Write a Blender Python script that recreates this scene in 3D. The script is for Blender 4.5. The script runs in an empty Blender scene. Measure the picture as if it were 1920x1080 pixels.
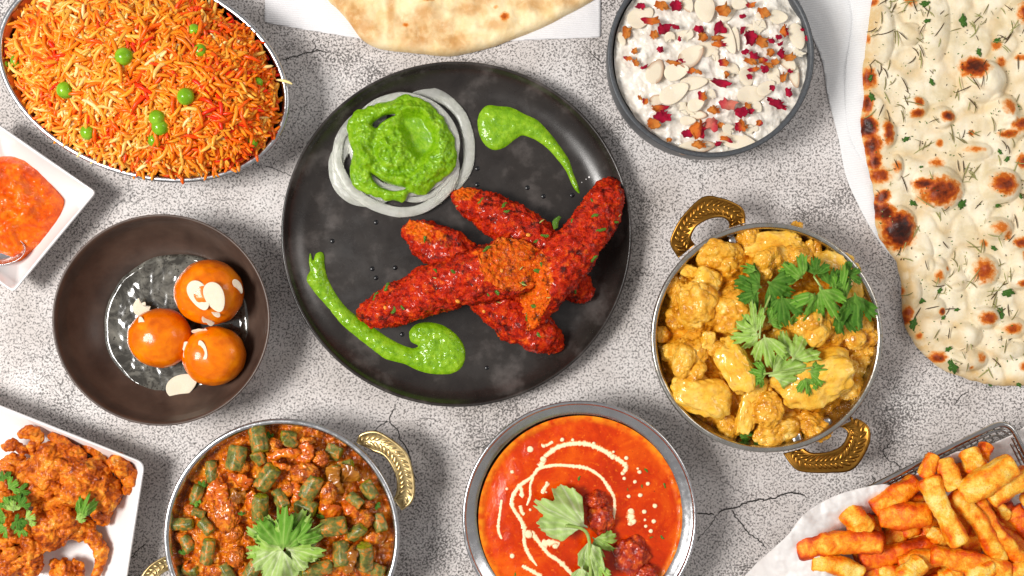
import bpy, math, random
import numpy as np
from mathutils import Vector, Matrix, Euler

random.seed(7)
rng = np.random.default_rng(7)
C = bpy.context.scene.collection
SC = bpy.context.scene
S = 0.0004          # metres of tabletop per photo pixel
D = 0.95            # camera height over the tabletop
PI = math.pi

# ------------------------------------------------------------------ camera
cam = bpy.data.cameras.new('camera'); camo = bpy.data.objects.new('camera', cam); C.objects.link(camo)
camo.location = (0, 0, D); cam.sensor_width = 36; cam.lens = 36 * D / (1920 * S)
cam.clip_start = 0.01; cam.clip_end = 50
SC.camera = camo
# ------------------------------------------------------------------ light
w = bpy.data.worlds.new('World'); SC.world = w; w.use_nodes = True
w.node_tree.nodes['Background'].inputs[0].default_value = (1.0, 0.975, 0.96, 1)
w.node_tree.nodes['Background'].inputs[1].default_value = 0.38
def area(name, loc, target, sx, sy, power, col):
    l = bpy.data.lights.new(name, 'AREA'); l.shape = 'RECTANGLE'; l.size = sx; l.size_y = sy
    l.energy = power; l.color = col
    o = bpy.data.objects.new(name, l); C.objects.link(o); o.location = loc
    o.rotation_euler = (Vector(target) - Vector(loc)).to_track_quat('-Z', 'Y').to_euler()
    return o
area('window_softbox', (-1.42, -0.10, 2.0), (0.05, 0, 0), 0.75, 0.75, 64, (1.0, 0.97, 0.93))
area('right_softbox', (1.5, 0.55, 1.3), (0, 0, 0), 0.7, 0.7, 6, (1.0, 0.96, 0.92))
SC.view_settings.view_transform = 'Standard'; SC.view_settings.look = 'None'
SC.view_settings.exposure = 0.05; SC.view_settings.gamma = 1
SC.cycles.max_bounces = 8

# ------------------------------------------------------------------ numpy noise
_pr = np.random.default_rng(3)
_p = _pr.permutation(256); PT = np.concatenate([_p, _p, _p])
_g = _pr.normal(size=(256, 3)); GR = _g / np.linalg.norm(_g, axis=1)[:, None]
def pn(v):
    i = np.floor(v).astype(np.int64); f = v - i; i &= 255
    u = f * f * f * (f * (f * 6 - 15) + 10)
    def g(a, b, c):
        h = PT[PT[PT[i[:, 0] + a & 255] + (i[:, 1] + b & 255)] + (i[:, 2] + c & 255)]
        return ((f - np.array([a, b, c])) * GR[h]).sum(1)
    L = lambda a, b, t: a + (b - a) * t
    return 1.6 * L(L(L(g(0,0,0), g(1,0,0), u[:,0]), L(g(0,1,0), g(1,1,0), u[:,0]), u[:,1]),
                   L(L(g(0,0,1), g(1,0,1), u[:,0]), L(g(0,1,1), g(1,1,1), u[:,0]), u[:,1]), u[:,2])
def fbm(v, octv=3, gain=.5):
    r = 0; a = 1; s = 0
    for k in range(octv):
        r = r + a * pn(v * 2 ** k + 17.3 * k); s += a; a *= gain
    return r / s
def n2(P, sc, seed=0, octv=2):     # P (N,2) -> noise
    return fbm(np.c_[P / sc, np.full(len(P), seed * 7.31 + .5)], octv)
def ss(a, b, x):
    t = np.clip((x - a) / (b - a), 0, 1); return t * t * (3 - 2 * t)

# ------------------------------------------------------------------ geometry helpers
def W(px, py, z=0.0):
    k = S * (D - z) / D
    return np.array([(px - 960) * k, (540 - py) * k, z])
def WP(P, z):                       # many pixels (N,2), z scalar or (N,)
    z = np.zeros(len(P)) + z
    k = S * (D - z) / D
    return np.c_[(P[:, 0] - 960) * k, (540 - P[:, 1]) * k, z]
org = {}
def mesh(name, V, F, mats, smooth=True, attrs=None, fmat=None):
    me = bpy.data.meshes.new(name)
    V = np.asarray(V, np.float32)
    if isinstance(F, np.ndarray):
        n, k = F.shape
        me.vertices.add(len(V)); me.vertices.foreach_set('co', V.ravel())
        me.loops.add(n * k); me.loops.foreach_set('vertex_index', F.astype(np.int32).ravel())
        me.polygons.add(n); me.polygons.foreach_set('loop_start', np.arange(0, n * k, k, dtype=np.int32))
        me.update(calc_edges=True)
        if k == 4: me.validate()
    else:
        me.from_pydata(V.tolist(), [], F); me.update()
    for m in (mats if isinstance(mats, (list, tuple)) else [mats]): me.materials.append(m)
    if smooth: me.polygons.foreach_set('use_smooth', np.ones(len(me.polygons), bool))
    for k, a in (attrs or {}).items():
        a = np.asarray(a, np.float32)
        if a.ndim == 1:
            at = me.attributes.new(k, 'FLOAT', 'POINT'); at.data.foreach_set('value', a)
        else:
            at = me.attributes.new(k, 'FLOAT_COLOR', 'POINT'); at.data.foreach_set('color', np.c_[a, np.ones(len(a))].astype(np.float32).ravel())
    if fmat is not None: me.polygons.foreach_set('material_index', np.asarray(fmat, np.int32))
    me.update(); return me
def tag(o, label=None, cat=None, group=None, kind=None):
    if label: o['label'] = label
    if cat: o['category'] = cat
    if group: o['group'] = group
    if kind: o['kind'] = kind
    return o
def put(name, V, F, mat, parent=None, **kw):
    V = np.asarray(V, float)
    if parent is None:
        og = np.array([V[:, 0].mean(), V[:, 1].mean(), V[:, 2].min()])
    else: og = org[parent.name]
    o = bpy.data.objects.new(name, mesh(name, V - og, F, mat, **kw)); C.objects.link(o)
    if parent is None: o.location = og
    else: o.parent = parent
    org[o.name] = og
    return o
def thing(name, loc, label, cat, group=None):
    o = bpy.data.objects.new(name, None); C.objects.link(o); o.location = loc; o.empty_display_size = .01
    org[o.name] = np.array(loc, float)
    return tag(o, label, cat, group)
def inst(name, me, loc, rot=(0, 0, 0), scale=1, parent=None, mods=None):
    o = bpy.data.objects.new(name, me); C.objects.link(o)
    loc = np.array(loc, float)
    org[o.name] = loc
    if parent is not None: o.parent = parent; loc = loc - org[parent.name]
    o.location = loc; o.rotation_euler = rot
    o.scale = (scale,) * 3 if np.isscalar(scale) else scale
    if mods: m = o.modifiers.new('thick', 'SOLIDIFY'); m.thickness = mods; m.offset = -1
    return o
def solid(o, t, off=-1):
    m = o.modifiers.new('thick', 'SOLIDIFY'); m.thickness = t; m.offset = off; return o
def cr(pts, n=120, closed=True):     # Catmull-Rom
    P = np.array(pts, float); K = len(P)
    if closed: idx = lambda i: P[i % K]; seg = K
    else: idx = lambda i: P[min(max(i, 0), K - 1)]; seg = K - 1
    out = []
    per = max(2, n // seg)
    for i in range(seg):
        a, b, c, d = idx(i - 1), idx(i), idx(i + 1), idx(i + 2)
        for t in np.arange(per) / per:
            out.append(.5 * ((2 * b) + (-a + c) * t + (2 * a - 5 * b + 4 * c - d) * t * t + (-a + 3 * b - 3 * c + d) * t ** 3))
    if not closed: out.append(P[-1])
    return np.array(out)
def wob(poly, amp, sc, seed=0):       # roughen an outline
    c = poly.mean(0); d = poly - c; r = np.linalg.norm(d, axis=1)[:, None]
    return poly + d / r * (amp * n2(poly, sc, seed, 3))[:, None]
def circ(cx, cy, r, n=96, ry=None, rot=0):
    a = np.arange(n) / n * 2 * PI; ry = ry or r
    x, y = r * np.cos(a), ry * np.sin(a)
    return np.c_[cx + x * math.cos(rot) - y * math.sin(rot), cy + x * math.sin(rot) + y * math.cos(rot)]
def rpoly(pts, r, k=8):
    P = np.array(pts, float); n = len(P); out = []
    for i in range(n):
        a, b, c = P[i - 1], P[i], P[(i + 1) % n]
        u = b + (a - b) / np.linalg.norm(a - b) * r; v = b + (c - b) / np.linalg.norm(c - b) * r
        for t in np.linspace(0, 1, k): out.append((1 - t) ** 2 * u + 2 * t * (1 - t) * b + t * t * v)
        m = 10
        e = c + (b - c) / np.linalg.norm(b - c) * r
        for t in np.arange(1, m) / m: out.append(v + (e - v) * t)
    return np.array(out)
def sdf(P, poly):
    A = poly; E = np.roll(poly, -1, 0) - A; EE = (E ** 2).sum(1) + 1e-12
    ds, nr = [], []
    for s in range(0, len(P), 8000):
        p = P[s:s + 8000, None, :]
        t = np.clip(((p - A) * E).sum(2) / EE, 0, 1)
        q = A + t[..., None] * E; d2 = ((p - q) ** 2).sum(2)
        j = d2.argmin(1); r = np.arange(len(j))
        d = np.sqrt(d2[r, j]); nr.append(q[r, j])
        B = np.roll(poly, -1, 0)
        c = ((A[:, 1] > p[..., 1]) != (B[:, 1] > p[..., 1])) & (p[..., 0] < (B[:, 0] - A[:, 0]) * (p[..., 1] - A[:, 1]) / (B[:, 1] - A[:, 1] + 1e-12) + A[:, 0])
        ds.append(np.where(c.sum(1) % 2 == 1, d, -d))
    return np.concatenate(ds), np.concatenate(nr)
def relief_data(poly, cell, holes=()):
    lo = poly.min(0) - cell; hi = poly.max(0) + cell
    xs = np.arange(lo[0], hi[0] + cell, cell); ys = np.arange(lo[1], hi[1] + cell, cell)
    X, Y = np.meshgrid(xs, ys); P = np.c_[X.ravel(), Y.ravel()]
    d, q = sdf(P, poly)
    for h in holes:
        dh, qh = sdf(P, h); k = -dh < d; d = np.where(k, -dh, d); q = np.where(k[:, None], qh, q)
    nx, ny = len(xs), len(ys); I = np.arange(nx * ny).reshape(ny, nx)
    F = np.c_[I[:-1, :-1].ravel(), I[1:, :-1].ravel(), I[1:, 1:].ravel(), I[:-1, 1:].ravel()]
    ins = d > cell * .15
    F = F[ins[F].any(1)]
    P = np.where(ins[:, None], P, q); d = np.where(ins, d, 0)
    u, inv = np.unique(F, return_inverse=True); F = inv.reshape(F.shape)
    return P[u], d[u], F
def relief(name, poly, cell, z0, hfun, mat, parent=None, attrs=None, holes=(), **kw):
    P, d, F = relief_data(poly, cell, holes)
    z = z0 + hfun(P, d)
    V = WP(P, z0); V[:, 2] = z
    at = {k: f(P, d) for k, f in (attrs or {}).items()}
    return put(name, V, F, mat, parent, attrs=at, **kw)
def dome(H, R, p=.5):
    return lambda P, d: H * (1 - (1 - np.clip(d / R, 0, 1)) ** 2) ** p
def loft(rings, closed=True, cap=False):
    k = len(rings); n = len(rings[0]); V = np.concatenate(rings)
    I = np.arange(k * n).reshape(k, n); J = np.roll(I, -1, 1)
    F = np.c_[I[:-1].ravel(), J[:-1].ravel(), J[1:].ravel(), I[1:].ravel()]
    return V, F
def dish(outline, zr, prof, name, mat, parent=None):
    """outline: rim pixels seen at height zr; prof: (scale about centre, z, inset metres)"""
    R = WP(outline, zr)[:, :2]; c = R.mean(0) if len(outline) > 80 else R.mean(0)
    c = (R.max(0) + R.min(0)) / 2
    d = R - c; L = np.linalg.norm(d, axis=1)[:, None]
    rings = []
    for p in prof:
        s, z = p[0], p[1]; off = p[2] if len(p) > 2 else 0
        rings.append(np.c_[c + d * s + d / L * off, np.full(len(R), z)])
    V, F = loft(rings)
    return put(name, V, F, mat, parent), c
def frames(P):
    T = np.gradient(P, axis=0); T /= np.linalg.norm(T, axis=1)[:, None] + 1e-12
    up = np.array([0, 0, 1.0]); Nn = []
    n = up - T[0] * (up @ T[0])
    if np.linalg.norm(n) < .1: n = np.array([1.0, 0, 0]) - T[0] * T[0][0]
    n /= np.linalg.norm(n)
    for t in T:
        n = n - t * (n @ t); n /= np.linalg.norm(n) + 1e-12; Nn.append(n)
    Nn = np.array(Nn); return T, Nn, np.cross(T, Nn)
def tube(P, rn, rb, m=16, e=2.0, phase=0, twist=0):
    """sweep; rn radius along normal (up), rb sideways; e superellipse exponent. ends closed to a point ring."""
    P = np.asarray(P, float); K = len(P); T, N, B = frames(P)
    rn = np.zeros(K) + rn; rb = np.zeros(K) + rb
    a = np.arange(m) / m * 2 * PI + phase
    ca, sa = np.cos(a), np.sin(a)
    q = (np.abs(ca) ** e + np.abs(sa) ** e) ** (-1 / e)
    ca, sa = ca * q, sa * q
    V = P[:, None] + N[:, None] * (rn[:, None] * ca)[..., None] + B[:, None] * (rb[:, None] * sa)[..., None]
    V = V.reshape(-1, 3); I = np.arange(K * m).reshape(K, m); J = np.roll(I, -1, 1)
    F = np.c_[I[:-1].ravel(), I[1:].ravel(), J[1:].ravel(), J[:-1].ravel()]
    V = np.r_[V, P[:1], P[-1:]]
    c0, c1 = K * m, K * m + 1
    F = F.tolist() + [[c0, I[0, j], J[0, j]] for j in range(m)] + [[c1, J[-1, j], I[-1, j]] for j in range(m)]
    return V, F
def capsule_prof(n, p=2.0, q=.5):
    t = .5 - .5 * np.cos(np.linspace(0.0, PI, n)); return t, np.clip(1 - np.abs(2 * t - 1) ** p, 0, 1) ** q
import bmesh
_ico = {}
def ico(sub):
    if sub not in _ico:
        b = bmesh.new(); bmesh.ops.create_icosphere(b, subdivisions=sub, radius=1)
        V = np.array([v.co[:] for v in b.verts]); F = np.array([[v.index for v in f.verts] for f in b.faces]); b.free()
        _ico[sub] = (V, F)
    return _ico[sub]
def rot3(e): return np.array(Euler(e).to_matrix())
def blobv(c, r, e=(0, 0, 0), sub=4, p=2.0, amp=.12, sc=.8, fine=.03, seed=0):
    V, F = ico(sub); U = V / ((np.abs(V) ** p).sum(1) ** (1 / p))[:, None]
    n = fbm(V / sc + seed * 3.7, 3) * amp + fbm(V / sc * 5 + seed, 2) * fine
    U = U * (1 + n)[:, None] * np.array(r)
    return U @ rot3(e).T + np.array(c), F
def worleyd(V, K, seed):
    g = np.random.default_rng(seed).normal(size=(K, 3)); g /= np.linalg.norm(g, axis=1)[:, None]
    d = np.full(len(V), 9.0)
    for a in g: d = np.minimum(d, ((V - a) ** 2).sum(1))
    return np.sqrt(d)
def join(parts):
    Vs, Fs, o = [], [], 0
    for V, F in parts:
        Vs.append(V)
        Fs += [[i + o for i in f] for f in (F.tolist() if isinstance(F, np.ndarray) else F)]
        o += len(V)
    return np.concatenate(Vs), Fs
def remesh(V, F, vox, smooth=3):
    me = bpy.data.meshes.new('tmp'); me.from_pydata(np.asarray(V).tolist(), [], F if isinstance(F, list) else F.tolist())
    o = bpy.data.objects.new('tmp', me); C.objects.link(o)
    m = o.modifiers.new('r', 'REMESH'); m.mode = 'VOXEL'; m.voxel_size = vox
    if smooth: s = o.modifiers.new('s', 'SMOOTH'); s.iterations = smooth; s.factor = .5
    dg = bpy.context.evaluated_depsgraph_get(); ev = o.evaluated_get(dg); em = ev.to_mesh()
    n = len(em.vertices); v = np.empty(n * 3, np.float32); em.vertices.foreach_get('co', v)
    nv = np.empty(n * 3, np.float32); em.vertices.foreach_get('normal', nv)
    k = len(em.polygons); f = np.empty(k * 4, np.int32); em.loops.foreach_get('vertex_index', f)
    ev.to_mesh_clear(); bpy.data.objects.remove(o); bpy.data.meshes.remove(me)
    return v.reshape(-1, 3).astype(float), nv.reshape(-1, 3).astype(float), f.reshape(-1, 4)

# ------------------------------------------------------------------ materials
def lin(c):
    c = np.array(c, float) / 255
    return np.where(c <= .04045, c / 12.92, ((c + .055) / 1.055) ** 2.4)
class M:
    def __init__(s, name):
        s.m = bpy.data.materials.new(name); s.m.use_nodes = True; s.t = s.m.node_tree
        s.b = s.t.nodes['Principled BSDF']; s.o = s.t.nodes['Material Output']
        tc = s.n('ShaderNodeTexCoord'); oi = s.n('ShaderNodeObjectInfo')
        a = s.n('ShaderNodeVectorMath', operation='SCALE'); s.l(tc.outputs['Object'], a.inputs[0]); a.inputs['Scale'].default_value = 1000
        r = s.n('ShaderNodeVectorMath', operation='SCALE'); r.inputs[0].default_value = (731, 417, 233); s.l(oi.outputs['Random'], r.inputs['Scale'])
        d = s.n('ShaderNodeVectorMath', operation='ADD'); s.l(a.outputs[0], d.inputs[0]); s.l(r.outputs[0], d.inputs[1])
        s.co = d.outputs[0]; s.rnd = oi.outputs['Random']
    def n(s, t, **k):
        x = s.t.nodes.new(t)
        for a, b in k.items(): setattr(x, a, b)
        return x
    def l(s, a, b): s.t.links.new(a, b)
    def noise(s, mm, det=4, rough=.5, dist=0, co=None):
        x = s.n('ShaderNodeTexNoise'); s.l(co or s.co, x.inputs['Vector'])
        x.inputs['Scale'].default_value = 1 / mm; x.inputs['Detail'].default_value = det
        x.inputs['Roughness'].default_value = rough; x.inputs['Distortion'].default_value = dist
        return x.outputs[0]
    def vor(s, mm, feat='F1', co=None, rnd=1):
        x = s.n('ShaderNodeTexVoronoi', feature=feat); s.l(co or s.co, x.inputs['Vector'])
        x.inputs['Scale'].default_value = 1 / mm; x.inputs['Randomness'].default_value = rnd
        return x.outputs[0]
    def ramp(s, f, stops, interp='LINEAR', raw=False):
        x = s.n('ShaderNodeValToRGB'); x.color_ramp.interpolation = interp
        e = x.color_ramp.elements
        while len(e) < len(stops): e.new(.5)
        for k, (p, c) in enumerate(stops):
            e[k].position = p; c = (c,) * 3 if np.isscalar(c) else c
            e[k].color = (*(c if raw else lin(c)), 1)
        s.l(f, x.inputs[0]); return x.outputs[0]
    def mask(s, f, a, b): return s.ramp(f, [(a, 0), (b, 1)] if a < b else [(b, 1), (a, 0)], raw=True)
    def math(s, op, a, b=None):
        x = s.n('ShaderNodeMath', operation=op)
        for i, v in enumerate((a, b)):
            if v is None: continue
            if np.isscalar(v): x.inputs[i].default_value = v
            else: s.l(v, x.inputs[i])
        return x.outputs[0]
    def mix(s, f, a, b):
        x = s.n('ShaderNodeMix', data_type='RGBA')
        for k, v in ((0, f), (6, a), (7, b)):
            if isinstance(v, bpy.types.NodeSocket): s.l(v, x.inputs[k])
            elif k == 0: x.inputs[0].default_value = v
            else: x.inputs[k].default_value = (*lin(v), 1)
        return x.outputs[2]
    def attr(s, name, col=False):
        x = s.n('ShaderNodeAttribute', attribute_name=name); return x.outputs[0 if col else 2]
    def bump(s, h, dist, strength=1, prev=None):
        x = s.n('ShaderNodeBump'); s.l(h, x.inputs['Height']); x.inputs['Distance'].default_value = dist * .001
        x.inputs['Strength'].default_value = strength
        if prev: s.l(prev, x.inputs['Normal'])
        return x.outputs[0]
    def set(s, base=None, rough=.5, metal=0, spec=.5, coat=0, cr=.1, sss=0, rad=(1, .4, .2), ssc=1.5, nor=None, trans=0, ior=1.45, sheen=0):
        b = s.b.inputs
        def pv(n, v):
            if v is None: return
            if isinstance(v, bpy.types.NodeSocket): s.l(v, b[n])
            else: b[n].default_value = v
        if base is not None and not isinstance(base, bpy.types.NodeSocket): base = (*lin(base), 1)
        pv('Base Color', base); pv('Roughness', rough); pv('Metallic', metal); pv('Specular IOR Level', spec)
        pv('Coat Weight', coat); pv('Coat Roughness', cr); pv('Subsurface Weight', sss)
        b['Subsurface Radius'].default_value = rad; b['Subsurface Scale'].default_value = ssc * .001
        pv('Normal', nor); pv('Transmission Weight', trans); pv('IOR', ior); pv('Sheen Weight', sheen)
        if nor is not None and coat: s.l(nor, b['Coat Normal'])
        return s.m

def food(name, stops, mm=6, det=6, rough=.4, bump=.4, bmm=1.2, sss=.15, coat=.3, dist=0.3, spots=None, ssc=1.0, rad=(1, .55, .3), spec=.35, cr=.12, hue=0):
    sss *= .5; coat = min(1, coat * 1.3); spec *= .5; cr *= 1.0
    s = M(name); f = s.noise(mm, det, .6, dist)
    c = s.ramp(f, stops)
    if spots:
        for (col, smm, th, wd) in spots:
            g = s.noise(smm, 2, .5, .2); c = s.mix(s.mask(g, th, th + wd), c, col)
    h = s.noise(bmm, 5, .6, .2)
    b = s.bump(h, bump)
    rg = s.ramp(s.noise(mm * .5, 3), [(.35, rough - .1), (.65, rough + .12)], raw=True)
    m = s.set(c, rg, coat=coat, cr=cr, sss=sss, ssc=ssc, rad=rad, nor=b, spec=spec)
    if coat: s.l(s.bump(s.noise(max(2.2, bmm * 1.7), 1, .4), bump * .75), s.b.inputs['Coat Normal'])   # smooth wet film
    return m

# tabletop: pale stone print with dark speckle and hairline cracks
def mat_table():
    s = M('speckled_stone')
    base = s.ramp(s.noise(60, 5, .55), [(.3, (196, 188, 183)), (.5, (216, 209, 206)), (.7, (230, 225, 223))])
    low = s.noise(75, 3, .5, .4)
    n1 = s.noise(1.1, 3, .55, 1.2); n2_ = s.noise(1.5, 3, .6, .3)
    line = s.math('ABSOLUTE', s.math('SUBTRACT', n1, .5))
    dens = s.ramp(low, [(.33, .078), (.58, .09), (.74, .14)], raw=True)
    thin = s.math('LESS_THAN', line, dens)
    gate = s.math('GREATER_THAN', n2_, s.ramp(low, [(.33, .545), (.58, .515), (.74, .44)], raw=True))
    sp = s.math('MULTIPLY', thin, gate)
    grit = s.mask(s.noise(.8, 2, .7), .60, .68)
    c = s.mix(s.math('MULTIPLY', grit, .2), base, (120, 116, 112))
    c = s.mix(s.math('MULTIPLY', sp, .86), c, (50, 45, 42))
    wc = s.n('ShaderNodeVectorMath', operation='ADD'); s.l(s.co, wc.inputs[0])
    nx = s.n('ShaderNodeTexNoise'); s.l(s.co, nx.inputs['Vector']); nx.inputs['Scale'].default_value = 1 / 14; nx.inputs['Detail'].default_value = 6
    sc = s.n('ShaderNodeVectorMath', operation='SCALE'); s.l(nx.outputs[1], sc.inputs[0]); sc.inputs['Scale'].default_value = 26
    s.l(sc.outputs[0], wc.inputs[1])
    e = s.vor(105, 'DISTANCE_TO_EDGE', wc.outputs[0])
    ck = s.math('MULTIPLY', s.mask(e, .0065, .0015), s.mask(s.noise(40, 3), .52, .60))
    c = s.mix(s.math('MULTIPLY', ck, .8), c, (52, 48, 46))
    return s.set(c, .55, spec=.3, nor=s.bump(n2_, .05))
MT = {}
MT['table'] = mat_table()
def simple(name, col, rough, metal=0, var=0, mm=8, bump=0, bmm=1, **k):
    s = M(name); c = col
    if var:
        a = np.array(col, float); c = s.ramp(s.noise(mm, 5, .6), [(.3, tuple(np.clip(a * (1 - var), 0, 255))), (.7, tuple(np.clip(a * (1 + var), 0, 255)))])
    nor = s.bump(s.noise(bmm, 4), bump) if bump else None
    return s.set(c, rough, metal=metal, nor=nor, **k)
MT['plate'] = None
def mat_plate():
    s = M('charcoal_glaze')
    c = s.ramp(s.noise(34, 6, .62), [(.35, (32, 27, 25)), (.52, (44, 39, 36)), (.66, (80, 74, 71))])
    sp = s.mask(s.noise(.7, 1, .5), .74, .78)
    c = s.mix(s.math('MULTIPLY', sp, .35), c, (120, 112, 108))
    r = s.ramp(s.noise(20, 6, .65, .4), [(.35, .32), (.62, .22)], raw=True)
    return s.set(c, r, spec=.6, nor=s.bump(s.noise(.5, 3), .03))
MT['plate'] = mat_plate()
MT['pit'] = simple('glaze_pit', (20, 21, 24), .25)
MT['brown'] = (lambda s: s.set(s.ramp(s.noise(26, 6, .6), [(.35, (62, 48, 41)), (.65, (88, 70, 60))]), .36, spec=.6,
              nor=s.bump(s.noise(.6, 3), .05)))(M('brown_glaze'))
MT['greybowl'] = (lambda s: s.set(s.ramp(s.noise(1.2, 3, .6), [(.35, (62, 65, 69)), (.7, (84, 87, 91))]), .42, spec=.5,
              nor=s.bump(s.noise(.8, 3), .06)))(M('slate_glaze'))
def mat_steel(name, col, r0, r1, grime=None):
    s = M(name); c = s.ramp(s.noise(12, 5, .6), [(.3, tuple(int(v * .9) for v in col)), (.7, col)])
    if grime: c = s.mix(s.mask(s.noise(9, 5, .7), .55, .75), c, grime)
    return s.set(c, s.ramp(s.noise(5, 5, .7), [(.35, r0), (.65, r1)], raw=True), metal=1, nor=s.bump(s.noise(3, 4, .7), .04))
MT['steel'] = mat_steel('brushed_steel', (205, 205, 207), .16, .30)
MT['steelw'] = mat_steel('worn_steel', (196, 192, 184), .18, .34, (170, 150, 110))
MT['wire'] = mat_steel('chromed_wire', (190, 188, 186), .12, .25)
MT['brass'] = mat_steel('aged_brass', (206, 182, 130), .26, .42, (164, 132, 78))
MT['brassd'] = mat_steel('dark_brass', (164, 116, 48), .26, .42, (110, 72, 26))
MT['china'] = simple('white_china', (236, 233, 232), .12, spec=.5, coat=.5, cr=.05)
def mat_paper(name, col, mm, amp, ang, trans=0):
    s = M(name)
    mp = s.n('ShaderNodeMapping'); mp.inputs['Rotation'].default_value = (0, 0, ang); s.l(s.co, mp.inputs[0])
    wv = s.n('ShaderNodeTexWave', wave_type='BANDS', bands_direction='Y'); s.l(mp.outputs[0], wv.inputs[0])
    wv.inputs['Scale'].default_value = .314 / mm; wv.inputs['Distortion'].default_value = 1.2; wv.inputs['Detail'].default_value = 2
    wv.inputs['Detail Scale'].default_value = 3
    c = s.ramp(wv.outputs[0], [(0, tuple(int(v * .95) for v in col)), (.6, col)])
    b = s.bump(wv.outputs[0], amp); b = s.bump(s.noise(8, 4), .5, prev=b)
    return s.set(c, .8, spec=.15, nor=b, sss=.2, ssc=.6, rad=(1, 1, 1))
MT['napkin'] = mat_paper('embossed_paper', (240, 238, 240), 1.6, .25, 0.05)
MT['napkinR'] = mat_paper('ribbed_paper', (242, 242, 243), 1.3, .16, 0.12)
MT['parch'] = (lambda s: s.set(s.ramp(s.noise(30, 4), [(.3, (222, 214, 210)), (.7, (236, 231, 228))]), .42, spec=.4, sss=.3, ssc=1, rad=(1, .9, .8), nor=s.bump(s.noise(14, 6, .6), .8)))(M('baking_paper'))

# ================================================================== TABLE
def make_table():
    V = np.array([[-.9, -.6, 0], [.9, -.6, 0], [.9, .6, 0], [-.9, .6, 0], [-.9, -.6, -.02], [.9, -.6, -.02], [.9, .6, -.02], [-.9, .6, -.02]])
    F = [[0, 1, 2, 3], [7, 6, 5, 4], [0, 4, 5, 1], [1, 5, 6, 2], [2, 6, 7, 3], [3, 7, 4, 0]]
    me = mesh('tabletop', V, F, MT['table'], smooth=False)
    o = bpy.data.objects.new('tabletop', me); C.objects.link(o); org[o.name] = np.zeros(3)
    tag(o, kind='structure')
    cm = simple('crack_line', (46, 42, 40), .8)
    cracks = [([(745, 757), (735, 775), (729, 790), (745, 805), (752, 825), (765, 845), (770, 868), (776, 890), (782, 905)], 1.6),
              ([(729, 790), (715, 797), (704, 806), (690, 812), (668, 818)], 1.4),
              ([(729, 790), (717, 791), (706, 789)], .8),
              ([(1340, 968), (1358, 955), (1372, 954), (1395, 945), (1415, 938), (1438, 936), (1455, 932), (1476, 924), (1500, 926), (1518, 935)], 2.2),
              ([(1372, 955), (1385, 975), (1400, 995), (1415, 1008), (1440, 1028)], 1.6),
              ([(1306, 961), (1325, 963), (1340, 967)], 2.0), ([(1340, 967), (1332, 985), (1318, 1000), (1307, 1018)], 1.0),
              ([(1672, 822), (1664, 838), (1656, 846), (1663, 860), (1680, 868), (1686, 882)], 1.4), ([(1632, 890), (1640, 900), (1634, 912)], 1.2),
              ([(530, 112), (548, 108), (566, 102), (580, 97), (600, 95), (618, 100)], 1.5), ([(583, 97), (592, 86), (588, 75)], 1.0),
              ([(495, 310), (520, 318), (545, 330), (560, 338)], 1.0), ([(1100, 90), (1120, 112), (1135, 118)], .9),
              ([(560, 1010), (275, 1020), (262, 1030), (240, 1052)][1:], 1.3), ([(1185, 505), (1205, 512), (1222, 520)], .8),
              ([(930, 762), (950, 770), (975, 764)], .7), ([(1790, 760), (1800, 742), (1818, 735)], 1.0), ([(775, 700 + 90), (800, 785), (830, 792)], .7)]
    for k, (pts, wd) in enumerate(cracks):
        P = cr(pts, max(10, 14 * len(pts)), False)
        P = P + np.c_[n2(P, 9, k, 3), n2(P + 99, 9, k, 3)] * 5
        T = np.gradient(P, axis=0); T /= np.linalg.norm(T, axis=1)[:, None] + 1e-9; Nn = np.c_[-T[:, 1], T[:, 0]]
        ww = wd * (.55 + .5 * np.abs(n2(P, 6, k + 40, 2))) * np.clip(np.sin(np.linspace(.02, PI - .02, len(P))) * 3, .15, 1)
        A = WP(P + Nn * ww[:, None], 0); B = WP(P - Nn * ww[:, None], 0)
        A[:, 2] = B[:, 2] = .00012 + .00001 * k
        V, F = loft([A, B]); F = F[:len(P) - 1]
        F = F[:, ::-1].copy()
        put('crack', V, F, cm, o)
make_table()
# ================================================================== PLATE
PLATE = thing('dinner_plate', W(856, 438, 0), 'large round charcoal plate carrying red kebabs and green chutney', 'plate')
ZP = .0045     # plate floor
rim = circ(856, 439, 329, 160, 324)
dish(rim, .019, [(.60, .0006), (.72, .0006), (.80, .0015), (.93, .007), (.985, .0155), (1, .0190), (1, .0200, -.0003), (1, .0204, -.0010), (1, .0202, -.0018), (1, .0192, -.0026), (.972, .0162), (.955, .0137), (.935, .0113), (.91, .0090), (.88, .0070), (.85, .0057), (.82, .0049), (.79, .0046), (.76, .0045), (.6, .0045), (.3, .0045), (.001, .0045)], 'plate_body', MT['plate'], PLATE)
for x, y in [(601, 297), (705, 417), (895, 316), (895, 346), (989, 352), (1019, 368), (698, 504), (741, 502), (705, 521), (754, 627), (1073, 366), (913, 690), (623, 452)]:
    P = circ(x, y, 4.6, 14)
    R0 = WP(P, .00455); R1 = WP(circ(x, y, 3.4, 14), .0050)
    V, F = loft([R0, R1]); F = F.tolist() + [list(range(14, 28))[::-1][::-1]]
    put('glaze_dot', V, F, MT['pit'], PLATE)

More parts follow.
